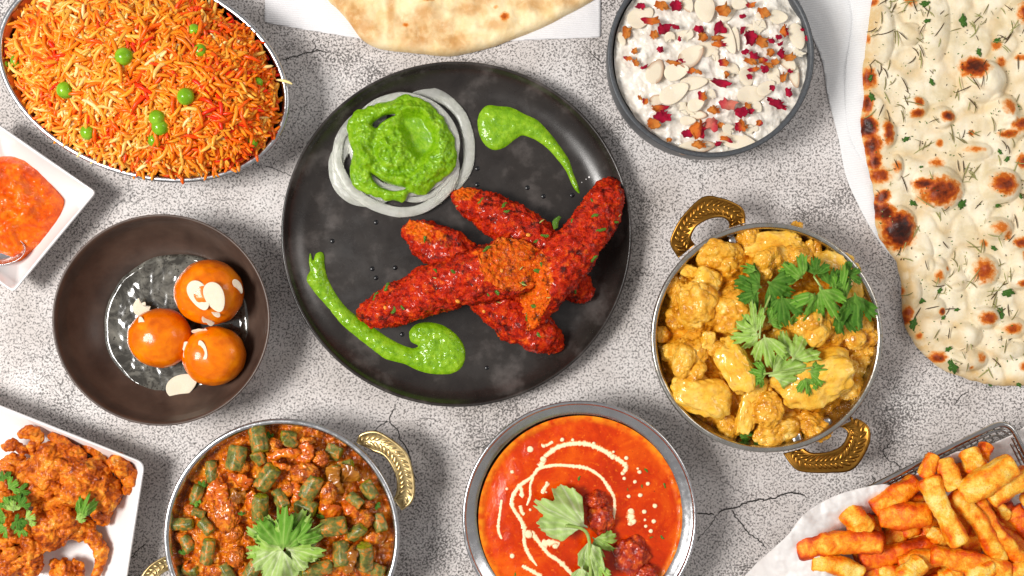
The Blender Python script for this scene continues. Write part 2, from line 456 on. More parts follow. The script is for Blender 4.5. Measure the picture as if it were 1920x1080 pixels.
# ------------------------------------------------ onion rings
onion = (lambda s: s.set(s.ramp(s.noise(5, 4, .6), [(.3, (226, 228, 216)), (.7, (252, 252, 246))]), .25, coat=.4, trans=.62, ior=1.15, nor=s.bump(s.noise(1.6, 3), .25)))(M('raw_onion'))
def onion_ring(cx, cy, rx, ry, rot, wd, z, label, tilt=(0, 0), seed=0, arc=None):
    n = 110
    c = circ(cx, cy, 1, n, 1)
    a = np.arange(n) / n * 2 * PI
    R = 1 + .04 * n2(np.c_[np.cos(a), np.sin(a)], .7, seed)
    outer = np.c_[rx * R * np.cos(a), ry * R * np.sin(a)]
    wdt = wd * .82 * (1 + .25 * n2(np.c_[np.cos(a), np.sin(a)], .9, seed + 9))
    Rt = np.array([[math.cos(rot), -math.sin(rot)], [math.sin(rot), math.cos(rot)]])
    rings = []
    Ln = np.linalg.norm(outer, axis=1)
    for f, h in [(1, .0), (.995, .0010), (.96, .0016), (.5, .0019), (.08, .0016), (0, .0010), (.02, 0)]:
        q = outer * (1 - (1 - f) * wdt / Ln)[:, None]
        q = q @ Rt.T + [cx, cy]
        zz = z + h + (q[:, 0] - cx) / 100 * tilt[0] + (q[:, 1] - cy) / 100 * tilt[1] + .0006 * n2(q, 40, seed)
        rings.append(WP(q, zz))
    rings.append(rings[0])
    V, F = loft(rings)
    tag(put('onion_ring', V, F, onion), label, 'onion ring', 'onion rings on the charcoal plate')
onion_ring(795, 268, 95, 110, -.35, 27, ZP + .0004, 'largest white onion ring, its free edge reaching furthest right beside the green chutney', seed=1)
onion_ring(672, 243, 52, 44, .3, 24, ZP + .0005, 'small thick white onion ring at the upper left edge of the onion stack', seed=2)
onion_ring(690, 312, 74, 78, .5, 38, ZP + .0018, 'broad translucent onion slice at the left of the stack beneath the chutney', seed=3)
onion_ring(742, 300, 122, 104, .35, 24, ZP + .0042, 'wide white onion ring whose edge shows lowest, below the chutney', seed=4)
onion_ring(757, 270, 104, 97, .2, 20, ZP + .0070, 'thin translucent onion ring on top of the stack smeared with green chutney', seed=5)
onion_ring(790, 300, 66, 82, .5, 16, ZP + .0050, 'narrow inner onion ring showing between the chutney and the outer rings at lower right', seed=6)

# ------------------------------------------------ green chutney
green = food('green_chutney', [(.3, (98, 148, 4)), (.5, (126, 174, 14)), (.72, (160, 198, 44))], 5, rough=.3, bump=.55, bmm=1.3, sss=.1, coat=.4,
             spots=[((52, 98, 6), 1.0, .60, .68), ((96, 142, 10), 3.5, .52, .62)], rad=(1, 1, .3), cr=.08)
def hump(H, R, nz, sc, seed=0, p=.7):
    def f(P, d):
        e = (1 - (1 - np.clip(d / R, 0, 1)) ** 2) ** p
        return H * e * (1 + nz * n2(P, sc, seed, 3))
    return f
dol = [(690, 200), (730, 190), (765, 178), (800, 190), (830, 220), (850, 255), (857, 290), (850, 320), (820, 345), (790, 366), (770, 364), (755, 378), (735, 376), (705, 370), (668, 352), (655, 325), (662, 290), (650, 245), (662, 215)]
hole = [(757, 222), (785, 219), (800, 235), (812, 258), (806, 280), (790, 288), (775, 276), (768, 252), (762, 240)]
def dol_h(P, d):
    e = (1 - (1 - np.clip(d / 22, 0, 1)) ** 2) ** .5
    dh, _ = sdf(P, cr(hole, 60)); g = ss(-16, 4, dh)
    ringd = np.abs(np.linalg.norm((P - [752, 278]) / [1, .92], axis=1) - 72)
    mid = np.exp(-(np.linalg.norm((P - [738, 285]), axis=1) / 42) ** 2)
    trench = np.exp(-((np.linalg.norm((P - [748, 280]), axis=1) - 47) / 9) ** 2)
    h = .0055 * np.exp(-(ringd / 24) ** 2) + .0085 * mid + .0025 - .0034 * trench
    h = h * (1 + .55 * n2(P, 15, 5, 3)) + .0013 * n2(P, 5, 8, 2)
    return e * h * (1 - .9 * g) - .003 * g
tag(relief('chutney_dollop', wob(cr(dol, 150), 6, 14, 3), 1.6, ZP + .0098, dol_h, green, holes=[cr([(698, 234), (708, 224), (724, 216), (744, 214), (728, 222), (714, 231), (706, 240)], 40), cr([(696, 326), (704, 330), (722, 342), (748, 350), (762, 353), (740, 358), (718, 352), (702, 340)], 40)]), 'bright green chutney spooned in a rough swirl over the onion rings', 'chutney')
sw1 = [(918, 197), (935, 199), (958, 201), (985, 214), (1008, 225), (1026, 243), (1040, 260), (1056, 282), (1068, 302), (1075, 325), (1083, 345), (1087, 362), (1080, 358), (1072, 345), (1062, 322), (1046, 300), (1025, 277), (1003, 262), (980, 254), (965, 262), (945, 277), (925, 281), (908, 270), (898, 248), (896, 222), (905, 204)]
tag(relief('chutney_streak', wob(cr(sw1, 180), 1.2, 12, 4), 1.6, ZP, hump(.0032, 26, .25, 12, 2), green), 'green chutney streak with round head, tapering to the thick kebab', 'chutney')
sw2 = [(583, 474), (588, 490), (592, 478), (600, 472), (608, 478), (609, 498), (614, 520), (628, 548), (648, 575), (668, 592), (690, 606), (720, 628), (750, 645), (775, 653), (784, 648), (770, 640), (768, 622), (780, 608), (805, 604), (835, 612), (860, 632), (872, 655), (870, 680), (856, 697), (828, 703), (790, 698), (758, 683), (722, 674), (698, 656), (670, 635), (645, 615), (625, 594), (608, 572), (590, 550), (573, 526), (582, 508), (580, 490)]
tag(relief('chutney_streak', wob(cr(sw2, 220), 1.6, 10, 6), 1.6, ZP, lambda P, d: hump(.0034, 24, .35, 10, 3)(P, d) + .0028 * ss(625, 575, P[:, 0]), green), 'long green chutney smear curving round the lower left of the plate', 'chutney')

# ------------------------------------------------ kebabs
def mat_kebab():
    s = M('kebab_crust')
    f = s.noise(5, 7, .7, .6); n = s.noise(1.3, 4, .7)
    c = s.ramp(f, [(.28, (88, 12, 6)), (.41, (156, 24, 8)), (.53, (204, 44, 10)), (.64, (228, 84, 16)), (.76, (242, 130, 40))])
    c = s.mix(s.mask(n, .60, .72), c, (96, 14, 10))
    cut = s.ramp(s.noise(2.6, 6, .7), [(.3, (184, 50, 4)), (.5, (232, 96, 8)), (.7, (248, 146, 34))])
    am = s.math('ADD', s.attr('cut'), s.math('MULTIPLY', s.math('SUBTRACT', s.noise(3.5, 5, .7), .5), 1.5))
    c = s.mix(s.mask(am, .35, .65), c, cut)
    c = s.mix(s.math('MULTIPLY', s.mask(s.noise(9, 5, .68), .53, .64), .85), c, (44, 12, 10))
    b = s.bump(s.noise(2.0, 6, .72, .3), 1.1); b = s.bump(s.vor(1.7), .5, prev=b)
    return s.set(c, s.ramp(s.noise(3, 3), [(.35, .22), (.65, .42)], raw=True), coat=s.math('MULTIPLY', s.mask(s.noise(7, 4, .6), .46, .62), .6), cr=.14, spec=.15, nor=b)
MT['kebab'] = mat_kebab()
def film(s_m, mm, d, nm):
    t = s_m.node_tree; b = t.nodes['Principled BSDF']; tc = t.nodes.new('ShaderNodeTexCoord'); x = t.nodes.new('ShaderNodeTexNoise'); x.inputs['Scale'].default_value = 1000 / mm; x.inputs['Detail'].default_value = 1
    y = t.nodes.new('ShaderNodeBump'); y.inputs['Distance'].default_value = d * .001
    t.links.new(tc.outputs['Object'], x.inputs['Vector']); t.links.new(x.outputs[0], y.inputs['Height']); t.links.new(y.outputs[0], b.inputs['Coat Normal'])
film(MT['kebab'], 3, .5, 0)
herb = food('fresh_herb', [(.3, (44, 80, 14)), (.6, (92, 134, 34)), (.8, (150, 172, 80))], 3, rough=.4, bump=.3, sss=.2, rad=(.5, 1, .2))
stem = food('pale_stem', [(.3, (150, 156, 70)), (.7, (196, 192, 120))], 3, rough=.35, bump=.2, sss=.3)
seedm = food('chilli_seed', [(.3, (214, 120, 24)), (.7, (236, 172, 66))], 2, rough=.25, bump=.1, sss=.3)
def flake_me(k):
    a = np.linspace(0, 2 * PI, 11)[:-1]; r = 1 + .35 * np.sin(a * 2 + k) + .2 * np.cos(a * 3 + 2 * k)
    V = np.c_[np.cos(a) * r, np.sin(a) * r * .6, .15 * np.sin(a * 2 + k)]
    V = np.r_[V, V * [.9, .9, 1] + [0, 0, .12], [[0, 0, .2]]]
    F = [[i, (i + 1) % 10, 10 + (i + 1) % 10, 10 + i] for i in range(10)] + [[10 + i, 10 + (i + 1) % 10, 20] for i in range(10)]
    return mesh('flake', V, F, herb)
FL = [flake_me(k) for k in range(4)]
V_, F_ = tube(np.c_[np.linspace(-1, 1, 7), .12 * np.sin(np.linspace(0, 3, 7)), np.zeros(7)], .14 * capsule_prof(7)[1] + .02, .2 * capsule_prof(7)[1] + .02, 6)
STEM = mesh('stem', V_, F_, stem)
V_, F_ = blobv((0, 0, 0), (1, .75, .35), sub=2, amp=.05)
SEED = mesh('seed', V_, F_, seedm)
def kebab(pts, R, label, z0, z1, cut=None, nz=.15, flakes=8, seed=0, prof=None, zarc=0):
    """pts px centreline; R px radii list along; cut: list of (px point, normal(3))"""
    K = 150
    P = cr(pts, K, False); K = len(P)
    t = np.linspace(0, 1, K)
    r = np.interp(t, np.linspace(0, 1, len(R)), R) * S * .86
    endp = np.clip(1 - np.abs(2 * t - 1) ** 14, 0, 1) ** .5
    r = r * (.12 + .88 * endp)
    z = z0 + (z1 - z0) * t + zarc * np.sin(PI * t) + r * .82
    L = WP(P, z)
    V, F = tube(L, r * .86, r, 96)
    c = np.r_[np.repeat(L, 96, 0), L[:1], L[-1:]]
    d = V - c; ln = np.linalg.norm(d, axis=1)[:, None] + 1e-9
    n = fbm(V * 95 + seed * 9, 2); m = fbm(V * 330 + seed, 3); q = np.abs(fbm(V * 900 + seed, 2))
    V = V + d / ln * (np.repeat(1, len(V))[:, None]) * (.0034 * n + .0022 * m + .0015 * q + .0008 * fbm(V * 1500, 1))[:, None] * np.minimum(1, ln / .006)
    cu = np.zeros(len(V))
    for (cx, cy, cz, nn) in (cut or []):
        p0 = W(cx, cy, cz); nn = np.array(nn, float); nn /= np.linalg.norm(nn)
        s_ = (V - p0) @ nn
        hit = s_ > 0
        V[hit] -= nn * (s_[hit] * .97)[:, None]
        cr_ = fbm(V * 420 + 5, 3)
        V[hit] += nn * (.0028 * cr_ + .0012 * fbm(V * 1100, 2))[hit][:, None]
        cu = np.maximum(cu, ss(-.0012, .0008, s_))
    cu = np.clip(cu + ss(.25, .6, n2(V[:, :2] * 1000, 16, seed)) * .7, 0, 1)
    T = thing('kebab', (L[:, 0].mean(), L[:, 1].mean(), ZP), label, 'kebab', 'red seekh kebabs crossed on the charcoal plate')
    put('meat', V, F, MT['kebab'], T, attrs={'cut': cu})
    top = V[:K * 96].reshape(K, 96, 3)
    for i in range(flakes):
        a = random.randrange(12, K - 12); b = random.choice([-14, -10, -5, 0, 4, 9, 13]) % 96
        p = top[a, b] + np.array([0, 0, .0003])
        kind = random.random()
        if kind < .55: inst('herb_flake', FL[i % 4], p, (random.uniform(-.4, .4), random.uniform(-.4, .4), random.uniform(0, 6.3)), random.uniform(.0016, .0034), T)
        elif kind < .75: inst('herb_stem', STEM, p, (random.uniform(-.3, .3), random.uniform(-.3, .3), random.uniform(0, 6.3)), random.uniform(.002, .0034), T)
        else: inst('chilli_seed', SEED, p, (0, 0, random.uniform(0, 6.3)), random.uniform(.0011, .0019), T)
    return T, top
kebab([(842, 362), (880, 378), (930, 405), (980, 435), (1030, 480), (1075, 530), (1103, 556)], [4, 26, 40, 47, 48, 44, 36, 20], 'lower red kebab whose torn tip points at the onion rings from the right', ZP, ZP, seed=1, cut=[(868, 375, .02, (-.35, .75, .75))])
kebab([(758, 428), (800, 450), (850, 480), (910, 540), (960, 590), (1010, 625), (1052, 655)], [14, 38, 47, 46, 48, 48, 42, 12], 'lower red kebab with torn orange end just below the onion rings', ZP, ZP, seed=2, cut=[(800, 445, .026, (-.25, .45, .85))])
kebab([(1148, 345), (1128, 395), (1098, 440), (1062, 485), (1025, 530), (985, 580), (962, 604)], [30, 42, 46, 50, 52, 52, 44, 26], 'thick red kebab reaching the right rim of the plate, cut face at lower left', ZP + .004, ZP + .014, seed=3, flakes=12, cut=[(1004, 556, .040, (-.75, -.05, .66))], zarc=.010)
kebab([(672, 592), (715, 582), (770, 560), (830, 535), (890, 520), (945, 503), (1012, 492)], [10, 34, 45, 50, 53, 58, 62, 46], 'longest glossy red kebab, on top, its pointed end over the green smear', ZP + .001, ZP + .020, seed=4, flakes=16, cut=[(935, 500, .0475, (.30, .30, .9))])
# pinned visible bits
T_ = org
for (x, y, z, k, s_, a) in [(1043, 417, .044, 0, .0046, .8), (1078, 420, .043, 1, .0038, 2.1), (1022, 442, .045, 2, .0026, 0)]:
    o = inst('herb_leaf', FL[k], W(x, y, z), (.1, .2, a), s_); tag(o, {0: 'larger green herb leaf on the thick kebab left of the smaller leaf', 1: 'green herb leaf on top of the thick kebab, nearest the plate rim', 2: 'smallest green herb leaf where the two lower kebabs pass under the thick one'}[k], 'herb leaf')
# salt crumbs near the rim
CRL = ['largest white crumb', 'lowest but one crumb, left of the largest,', 'topmost white crumb, right of the largest,', 'lowest white crumb, furthest left,', 'upper left white crumb']
for i, (x, y, r) in enumerate([(1105, 332, 2.4), (1099, 336, 1.3), (1109, 327, 1.2), (1091, 342, 1.1), (1101, 326, .9)]):
    V, F = blobv(W(x, y, ZP + .0004), (r * S,) * 3, sub=1, amp=.3, seed=i)
    tag(put('crumb', V, F, MT['china']), CRL[i] + ' beside the thick kebab tip', 'crumb', 'white crumbs near the plate rim')

# ================================================================== RICE
RD = thing('rice_dish', W(267, 139, 0), 'oval stainless steel dish heaped with orange rice at top left', 'dish')
rr = circ(267.4, 139, 281.4, 160, 189.3, math.atan2(.3289, .9444))
ZR = .042
dish(rr, ZR, [(.66, .001), (.72, .001), (.80, .008), (.93, .032), (.965, .0400), (1, .0395), (1, .0405, .0007), (1, .0418, .0006), (1, .0426, -.0004), (1, .0425, -.0024), (1, .0418, -.0034), (.962, .0405), (.945, .036), (.90, .022), (.80, .006), (.72, .0025), (.5, .002), (.001, .002)], 'dish_body', MT['steel'], RD)
RI = circ(273, 141, 256, 120, 168, math.atan2(.3289, .9444))
RI = np.where(RI[:, 1:2] > 150, RI + [0, 7], RI)
def heap_h(P, d): return .034 * (1 - (1 - np.clip(d / 150, 0, 1)) ** 2) ** .75 + .0030 * n2(P, 55, 2, 2)
rbase = food('orange_rice_base', [(.3, (210, 60, 0)), (.5, (240, 100, 2)), (.7, (250, 140, 10))], 10, rough=.4, bump=1, bmm=3)
RB = tag(relief('rice_heap', cr([tuple(p) for p in RI[::6]], 160), 5, .0345, lambda P, d: heap_h(P, d) - .0010, rbase), kind='stuff')
def rice_mat():
    s = M('rice_grain'); c = s.attr('col', True)
    return s.set(c, .32, coat=.1, cr=.15, sss=.5, ssc=2.0, rad=(1, .75, .4), spec=.3)
MT['rice'] = rice_mat()
def grain_template(bend):
    K, m = 7, 6
    t = np.linspace(0, 1, K); x = -np.cos(t * PI)
    P = np.c_[x, bend * (1 - x * x), np.zeros(K)]
    r = np.sqrt(np.clip(1 - np.abs(x) ** 3, 0, 1)) * .150 + .014
    return tube(P, r, r * 1.08, m)
GT = [grain_template(b) for b in (-.4, -.2, -.08, .04, .14, .28, .5)]
RC = [((255, 226, 156), .0), ((255, 190, 84), .0), ((255, 158, 36), 0), ((255, 132, 16), 0), ((255, 100, 8), 0), ((236, 44, 6), 0)]
RCL = np.array([lin(c[0]) for c in RC])
def rice_cols(P):
    n = len(P)
    f = .44 + .40 * n2(P, 42, 4, 2) + .16 * ss(120, 480, P[:, 0]) + rng.normal(0, .19, n)
    f = np.clip(f, 0, .999) * 5; i = f.astype(int); u = (f - i)[:, None]
    c = RCL[i] * (1 - u) + RCL[np.minimum(i + 1, 5)] * u
    return c * rng.uniform(.86, 1.08, (n, 1))
def grains(name, n, lift, Lr=(.0060, .0094)):
    P = []
    poly = RI
    while sum(len(p) for p in P) < n:
        q = rng.uniform([-20, -60], [560, 345], (n * 2, 2)); d, _ = sdf(q, poly)
        k = d > rng.uniform(-1, 8, len(q)) ; P.append(q[k])
    P = np.concatenate(P)[:n]; d, _ = sdf(P, poly)
    z = .0345 + heap_h(P, np.maximum(d, 0)) + rng.uniform(-.0012, lift, n)
    z = np.where(d < 8, np.maximum(z, .0405 + rng.uniform(0, .003, n)), z)
    C0 = WP(P, z); col = rice_cols(P)
    Vs, Fs, Cs, o = [], [], [], 0
    for i in range(n):
        V, F = GT[rng.integers(7)]
        L = rng.uniform(*Lr)
        e = (rng.uniform(-PI, PI), rng.normal(0, .20), rng.uniform(-PI, PI))
        if d[i] < 12: e = (e[0] * .3, e[1] * .5, e[2])
        R = rot3(e)
        Vs.append(V * [L, L, L] @ R.T + C0[i]); Cs.append(np.repeat(col[i][None], len(V), 0))
        Fs += [[a + o for a in f] for f in F]; o += len(V)
    return np.concatenate(Vs), Fs, np.concatenate(Cs)
V, F, Cc = grains('g', 5200, .0046)
o = put('rice_grains', V, F, MT['rice'], attrs={'col': Cc}); tag(o, 'loose long orange and yellow rice grains heaped in the oval steel dish', 'rice', kind='stuff')
RB['label'] = 'packed orange rice under the loose grains in the oval dish'; RB['category'] = 'rice'
o = put('rice_grain', *(lambda V, F: (V * .0062 @ rot3((0, 0, -.25)).T + W(533, 154, .0445), F))(*GT[4]), MT['rice'], attrs={'col': np.repeat(RCL[:1], len(GT[4][0]), 0)})
tag(o, 'single pale rice grain sticking out over the right rim of the oval dish', 'rice grain')
pea = food('green_pea', [(.3, (98, 146, 10)), (.5, (122, 172, 22)), (.7, (150, 196, 50))], 8, rough=.25, bump=.1, sss=.35, coat=.35, rad=(.5, 1, .2), cr=.08)
def heapz(x, y):
    P = np.array([[x, y]], float); d, _ = sdf(P, RI); return .0345 + heap_h(P, np.maximum(d, 0))[0]
for (x, y, r, dz, lab) in [(232, 106, 16, .006, 'bright green pea highest on the left half of the rice'), (122, 169, 15.5, .006, 'bright green pea furthest left of the glossy peas, low on the rice slope'),
        (348, 181, 15, .006, 'round green pea right of centre, alone on the rice'), (294, 221, 14, .0055, 'green pea directly above and touching another pea'),
        (300, 238, 15, .0048, 'green pea tucked below the pea it touches'), (165, 248, 14, .006, 'green pea near the lower left edge of the rice heap'),
        (31, 114, 11, .004, 'green pea at the far left inside the steel rim'), (364, 57, 11.5, .0035, 'green pea half covered by grains at the upper right of the rice'),
        (375, 95, 12, .0022, 'dull green pea mostly buried under grains, beneath the upper right pea'), (483, 155, 10, .003, 'small dark pea buried near the right rim of the rice dish'),
        (290, 262, 13, .0025, 'flattened olive pea half hidden under grains below the touching pair'), (473, 268, 10, .003, 'dark pea at the lower right rim of the rice dish'), (10, 121, 7, .002, 'tiny bit of dark green pea against the far left rim')]:
    z = heapz(x, y)
    V, F = blobv(W(x, y, z + dz * .7 + .0018), (r * S * .98, r * S, r * S * .92), sub=4, amp=.05, sc=1.2, fine=.006, seed=x)
    tag(put('pea', V, F, pea), lab, 'pea', 'green peas in the orange rice')
redp = food('red_pepper_shred', [(.3, (176, 14, 4)), (.7, (222, 44, 10))], 5, rough=.25, bump=.3, sss=.3)
for k, (x0, y0, x1, y1, wd, lab) in enumerate([(445, 52, 486, 58, 9, 'red pepper shred crossing the upper right rim of the rice dish'), (268, 112, 292, 148, 13, 'red shred in the middle of the rice heap'),
        (480, 85, 505, 112, 11, 'red shred inside the right rim, above the others'), (498, 178, 524, 192, 8, 'red shred lying flat against the right rim of rice'), (300, 178, 322, 172, 10, 'short red shred left of the lone round pea'),
        (8, 85, 22, 105, 6, 'thin red shred at the far left rim of rice'), (510, 135, 522, 160, 7, 'narrow upright red shred at the rightmost edge of the rice'), (415, 150, 428, 168, 9, 'small red shred in the right half of the rice')]):
    t, pr = capsule_prof(12); P = np.c_[x0 + (x1 - x0) * t, y0 + (y1 - y0) * t + 3 * np.sin(t * 3)]
    L = WP(P, heapz((x0 + x1) / 2, (y0 + y1) / 2) + .0025); V, F = tube(L, wd * S * .25 * (pr + .05), wd * S * .5 * (pr + .05), 12)
    tag(put('pepper_shred', V, F, redp), lab, 'pepper shred', 'red shreds in the rice')

# ================================================================== WHITE SAUCER WITH RED SAUCE
def china_dish(name, pts, rad, zr, label, inner, parts=None):
    T = thing(name, W(np.mean([p[0] for p in pts]), np.mean([p[1] for p in pts]), 0), label, 'dish')
    out = rpoly(pts, rad)
    dish(out, zr, [(.60, 0.0005), (.7, .0006), (.80, .004), (.985, zr - .0035), (1, zr - .001), (1, zr, -.0005), (1, zr + .0002, -.0014), (1, zr - .0006, -.0024), (.90, zr * .62), (inner + .05, .0045), (inner, .003), (inner * .7, .0026), (.001, .0026)], 'dish_body', MT['china'], T)
    return T
china_dish('square_dish', [(181, 360), (25, 549), (-180, 408), (-20, 221)], 9, .026, 'small square white china dish of red sauce cut by the left edge', .55)
sauce = food('red_pepper_sauce', [(.28, (206, 60, 0)), (.5, (236, 96, 0)), (.72, (250, 134, 10))], 9, rough=.32, bump=.6, bmm=2.6, sss=.05, coat=.28, spots=[((170, 28, 6), 1.6, .62, .7)], dist=.8, cr=.07)
so = [(0, 294), (25, 292), (55, 300), (78, 320), (95, 340), (112, 362), (121, 380), (118, 405), (105, 430), (80, 462), (55, 483), (35, 492), (10, 484), (-30, 488), (-80, 460), (-105, 400), (-90, 330), (-45, 300)]
tag(relief('red_sauce', wob(cr(so, 140), 3, 20, 2), 2, .0035, lambda P, d: .021 * (1 - (1 - np.clip(d / 75, 0, 1)) ** 2) ** .6 * (1 + .10 * n2(P, 26, 3, 3)) + .0012 * n2(P, 9, 4, 2) * ss(0, 8, d) + .0030 * n2(P, 20, 6, 2) * ss(2, 20, d) + .0018 * np.sin(np.linalg.norm((P - [10, 390]) * [1, 1.1], axis=1) / 7.5 + 2.5 * n2(P, 50, 9)) * ss(5, 25, d), sauce), 'thick glossy orange red sauce mounded in the small square white dish', 'sauce')
SP = thing('spoon', W(-6, 478, .012), 'tip of a steel spoon under the edge of the orange red sauce', 'spoon')
spo = circ(2, 470, 46, 60, 27, -.12)
dish(spo, .016, [(.001, .010), (.5, .0105), (.85, .013), (1, .0158), (1, .0165, -.0003), (.97, .0160), (.85, .0142), (.5, .0118), (.001, .0112)], 'spoon_bowl', MT['steel'], SP)

# ================================================================== JAMUN BOWL
JB = thing('dessert_bowl', W(326, 597, 0), 'round brown glazed bowl holding three orange dumplings in syrup', 'bowl')
_, jc = dish(circ(302, 600, 204, 140, 198), .044, [(.45, .0006), (.50, .0006), (.56, .003), (.80, .016), (.93, .032), (1, .0425), (1, .0437, .0002), (1, .0441, -.0006), (1, .0436, -.0016), (.965, .0385), (.90, .027), (.80, .0165), (.66, .0085), (.52, .0060), (.3, .0055), (.001, .0055)], 'bowl_body', MT['brown'], JB)
def mat_syrup():
    s = M('sugar_syrup')
    f = s.math('MULTIPLY', s.mask(s.noise(18, 7, .66, 1.6), .44, .74), s.mask(s.vor(2.6), .16, .34))
    c = s.mix(f, (52, 49, 42), (138, 136, 126))
    return s.set(c, .10, coat=.9, cr=.02, spec=.7, nor=s.bump(s.noise(14, 2, .5, .5), .022))
syr = circ(333, 612, 138, 120, 136)
tag(relief('syrup', wob(syr, 4, 60, 2), 2.0, .0100, lambda P, d: .0020 * (1 - (1 - np.clip(d / 9, 0, 1)) ** 2) ** .5 - .0014 * ss(7, 22, d) + .00025 * n2(P, 18, 3) * ss(0, 10, d), mat_syrup()), 'shallow clear sugar syrup pooled at the bottom of the brown bowl', 'syrup')
foam = simple('syrup_foam', (228, 228, 222), .12, coat=.6, sss=.3)
jam = food('fried_dumpling', [(.25, (194, 80, 0)), (.5, (230, 114, 0)), (.75, (246, 144, 2))], 14, rough=.24, bump=.12, bmm=1.0, sss=.1, coat=.3, dist=.5, spots=[((176, 70, 2), 9, .56, .72), ((250, 170, 50), .8, .72, .78)], cr=.1)
JZ = {}
for (x, y, rx, ry, z, lab) in [(392, 548, 66, 61, .034, 'largest glossy orange dumpling with the most almond flakes, highest in the brown bowl'), (300, 634, 60, 56, .030, 'glossy orange dumpling on the left with one thin almond shard standing in it'),
                              (401, 667, 59, 57, .030, 'glossy orange dumpling at lower right of the brown bowl')]:
    V, F = blobv(W(x, y, z - .004), (rx * S * .97, ry * S * .97, ry * S * .85), sub=5, amp=.08, sc=1.1, fine=.010, seed=x)
    tag(put('milk_dumpling', V, F, jam), lab, 'dumpling', 'orange dumplings in syrup')
    JZ[x] = (x, y, rx, ry, z - .004, ry * S * .85)
def jz(k, x, y):
    cx, cy, rx, ry, z, h = JZ[k]; q = 1 - ((x - cx) / rx) ** 2 - ((y - cy) / ry) ** 2
    return z + h * math.sqrt(max(q, .03)) * .98

# ---- almond flakes: four meshes
def mat_almond():
    s = M('almond_flake'); c = s.ramp(s.noise(4, 4, .6), [(.3, (226, 210, 182)), (.7, (244, 234, 214))])
    sk = s.ramp(s.noise(2, 5, .7), [(.3, (120, 64, 24)), (.7, (186, 116, 52))])
    c = s.mix(s.attr('skin'), c, sk)
    return s.set(c, .42, sss=.25, ssc=1, rad=(1, .8, .5), nor=s.bump(s.noise(1.5, 4), .15), spec=.4)
MT['almond'] = mat_almond()
def almond_me(kind, seed):
    n = 40; a = np.arange(n) / n * 2 * PI
    r = np.c_[np.cos(a), np.sin(a) * .60 * (1 - .22 * np.cos(a))]
    if kind == 'half': r[:, 0] = np.minimum(r[:, 0], .18 + .18 * np.sin(a * 5 + seed))
    if kind == 'chip': r = np.c_[np.cos(a) * (1 + .25 * np.sign(np.sin(a * 2.5 + seed))), .55 * np.sin(a) * (1 + .3 * np.sign(np.cos(a * 1.5 + seed)))]
    if kind == 'sliver': r = np.c_[np.cos(a), .2 * np.sin(a)]
    rg = []
    th = .055
    for f, h in [(.001, 0), (.6, 0), (.96, 0), (1, th * .3), (1, th * .8), (.96, th), (.6, th * 1.05), (.001, th * 1.1)]:
        q = r * f
        bend = .10 * (q[:, 0] ** 2) + .10 * q[:, 1] * math.sin(seed) + .03 * np.sin(q[:, 0] * 3 + seed)
        rg.append(np.c_[q, h + bend])
    V, F = loft(rg)
    sk = np.zeros(len(V))
    if kind.startswith('skin'):
        sk = np.repeat([0, 0, .9, 1, 1, .6, 0, 0], n).astype(float) * np.tile((np.sin(a * 1 + seed) > -.5).astype(float), 8)
    return mesh('almond_flake', V, F, MT['almond'], attrs={'skin': sk})
AL = {k: [almond_me(k, s_ * 1.7 + .3) for s_ in range(3)] for k in ('full', 'half', 'chip', 'sliver', 'skin')}
REG = []      # scatter registry for labels: (obj, px, py, phrase)
def almond(kind, x, y, z, L, wd, ang, tilt=(0, 0), k=None):
    me = AL[kind][(k if k is not None else int(x)) % 3]
    base = {'full': .60, 'skin': .60, 'half': .60, 'chip': .55, 'sliver': .2}[kind]
    sx = L / 2 * S; sy = wd / 2 * S / base
    return inst('almond_flake', me, W(x, y, z), (tilt[0], tilt[1], -math.radians(ang)), (sx, sy, min(sx, sy)))
G_ = 'almond flakes on the orange dumplings'
for (kind, x, y, k, L, wd, a, tl, lab) in [('full', 374, 554, 392, 57, 34, 62, (.1, 0), 'long pale almond flake lying left of another on the largest dumpling'), ('full', 403, 557, 392, 56, 34, 70, (-.15, .15), 'pale almond flake just right of the longest one on the largest dumpling'),
        ('half', 343, 541, 392, 28, 24, 10, (0, -.5), 'broken almond piece at the left shoulder of the largest dumpling'), ('half', 361, 522, 392, 22, 16, 140, (.3, -.2), 'small almond chip at the top left of the largest dumpling'),
        ('full', 446, 536, 392, 42, 13, 75, (0, .9), 'narrow almond flake on the right side of the largest dumpling'), ('chip', 390, 597, 392, 24, 20, 70, (-.8, 0), 'almond chip at the bottom edge of the largest dumpling'),
        ('sliver', 404, 586, 392, 22, 12, 50, (-.5, 0), 'tiny almond sliver under the two big flakes'), ('sliver', 268, 614, 300, 42, 14, 72, (.2, -.3), 'thin almond shard standing in the left dumpling'),
        ('chip', 357, 655, 401, 30, 30, 40, (.1, -.5), 'angular almond chip on the left of the lower right dumpling'), ('sliver', 381, 656, 401, 36, 14, 70, (.2, -.1), 'narrow almond sliver near the top of the lower right dumpling'),
        ('chip', 375, 620, 401, 24, 15, 0, (.7, 0), 'almond chip resting where the two right dumplings meet')]:
    z = jz(k, x, y)
    if (x, y) == (375, 620): z = .034
    tag(almond(kind, x, y, z, L, wd, a, tl), lab, 'almond flake', G_)
tag(almond('half', 268, 572, .018, 46, 30, -55, (0, -.3)), 'pale almond flake leaning out of the syrup behind the left dumpling', 'almond flake', G_)
tag(almond('full', 342, 722, .0125, 62, 40, -28), 'wet almond flake lying in the syrup below the lower right dumpling', 'almond flake', G_)
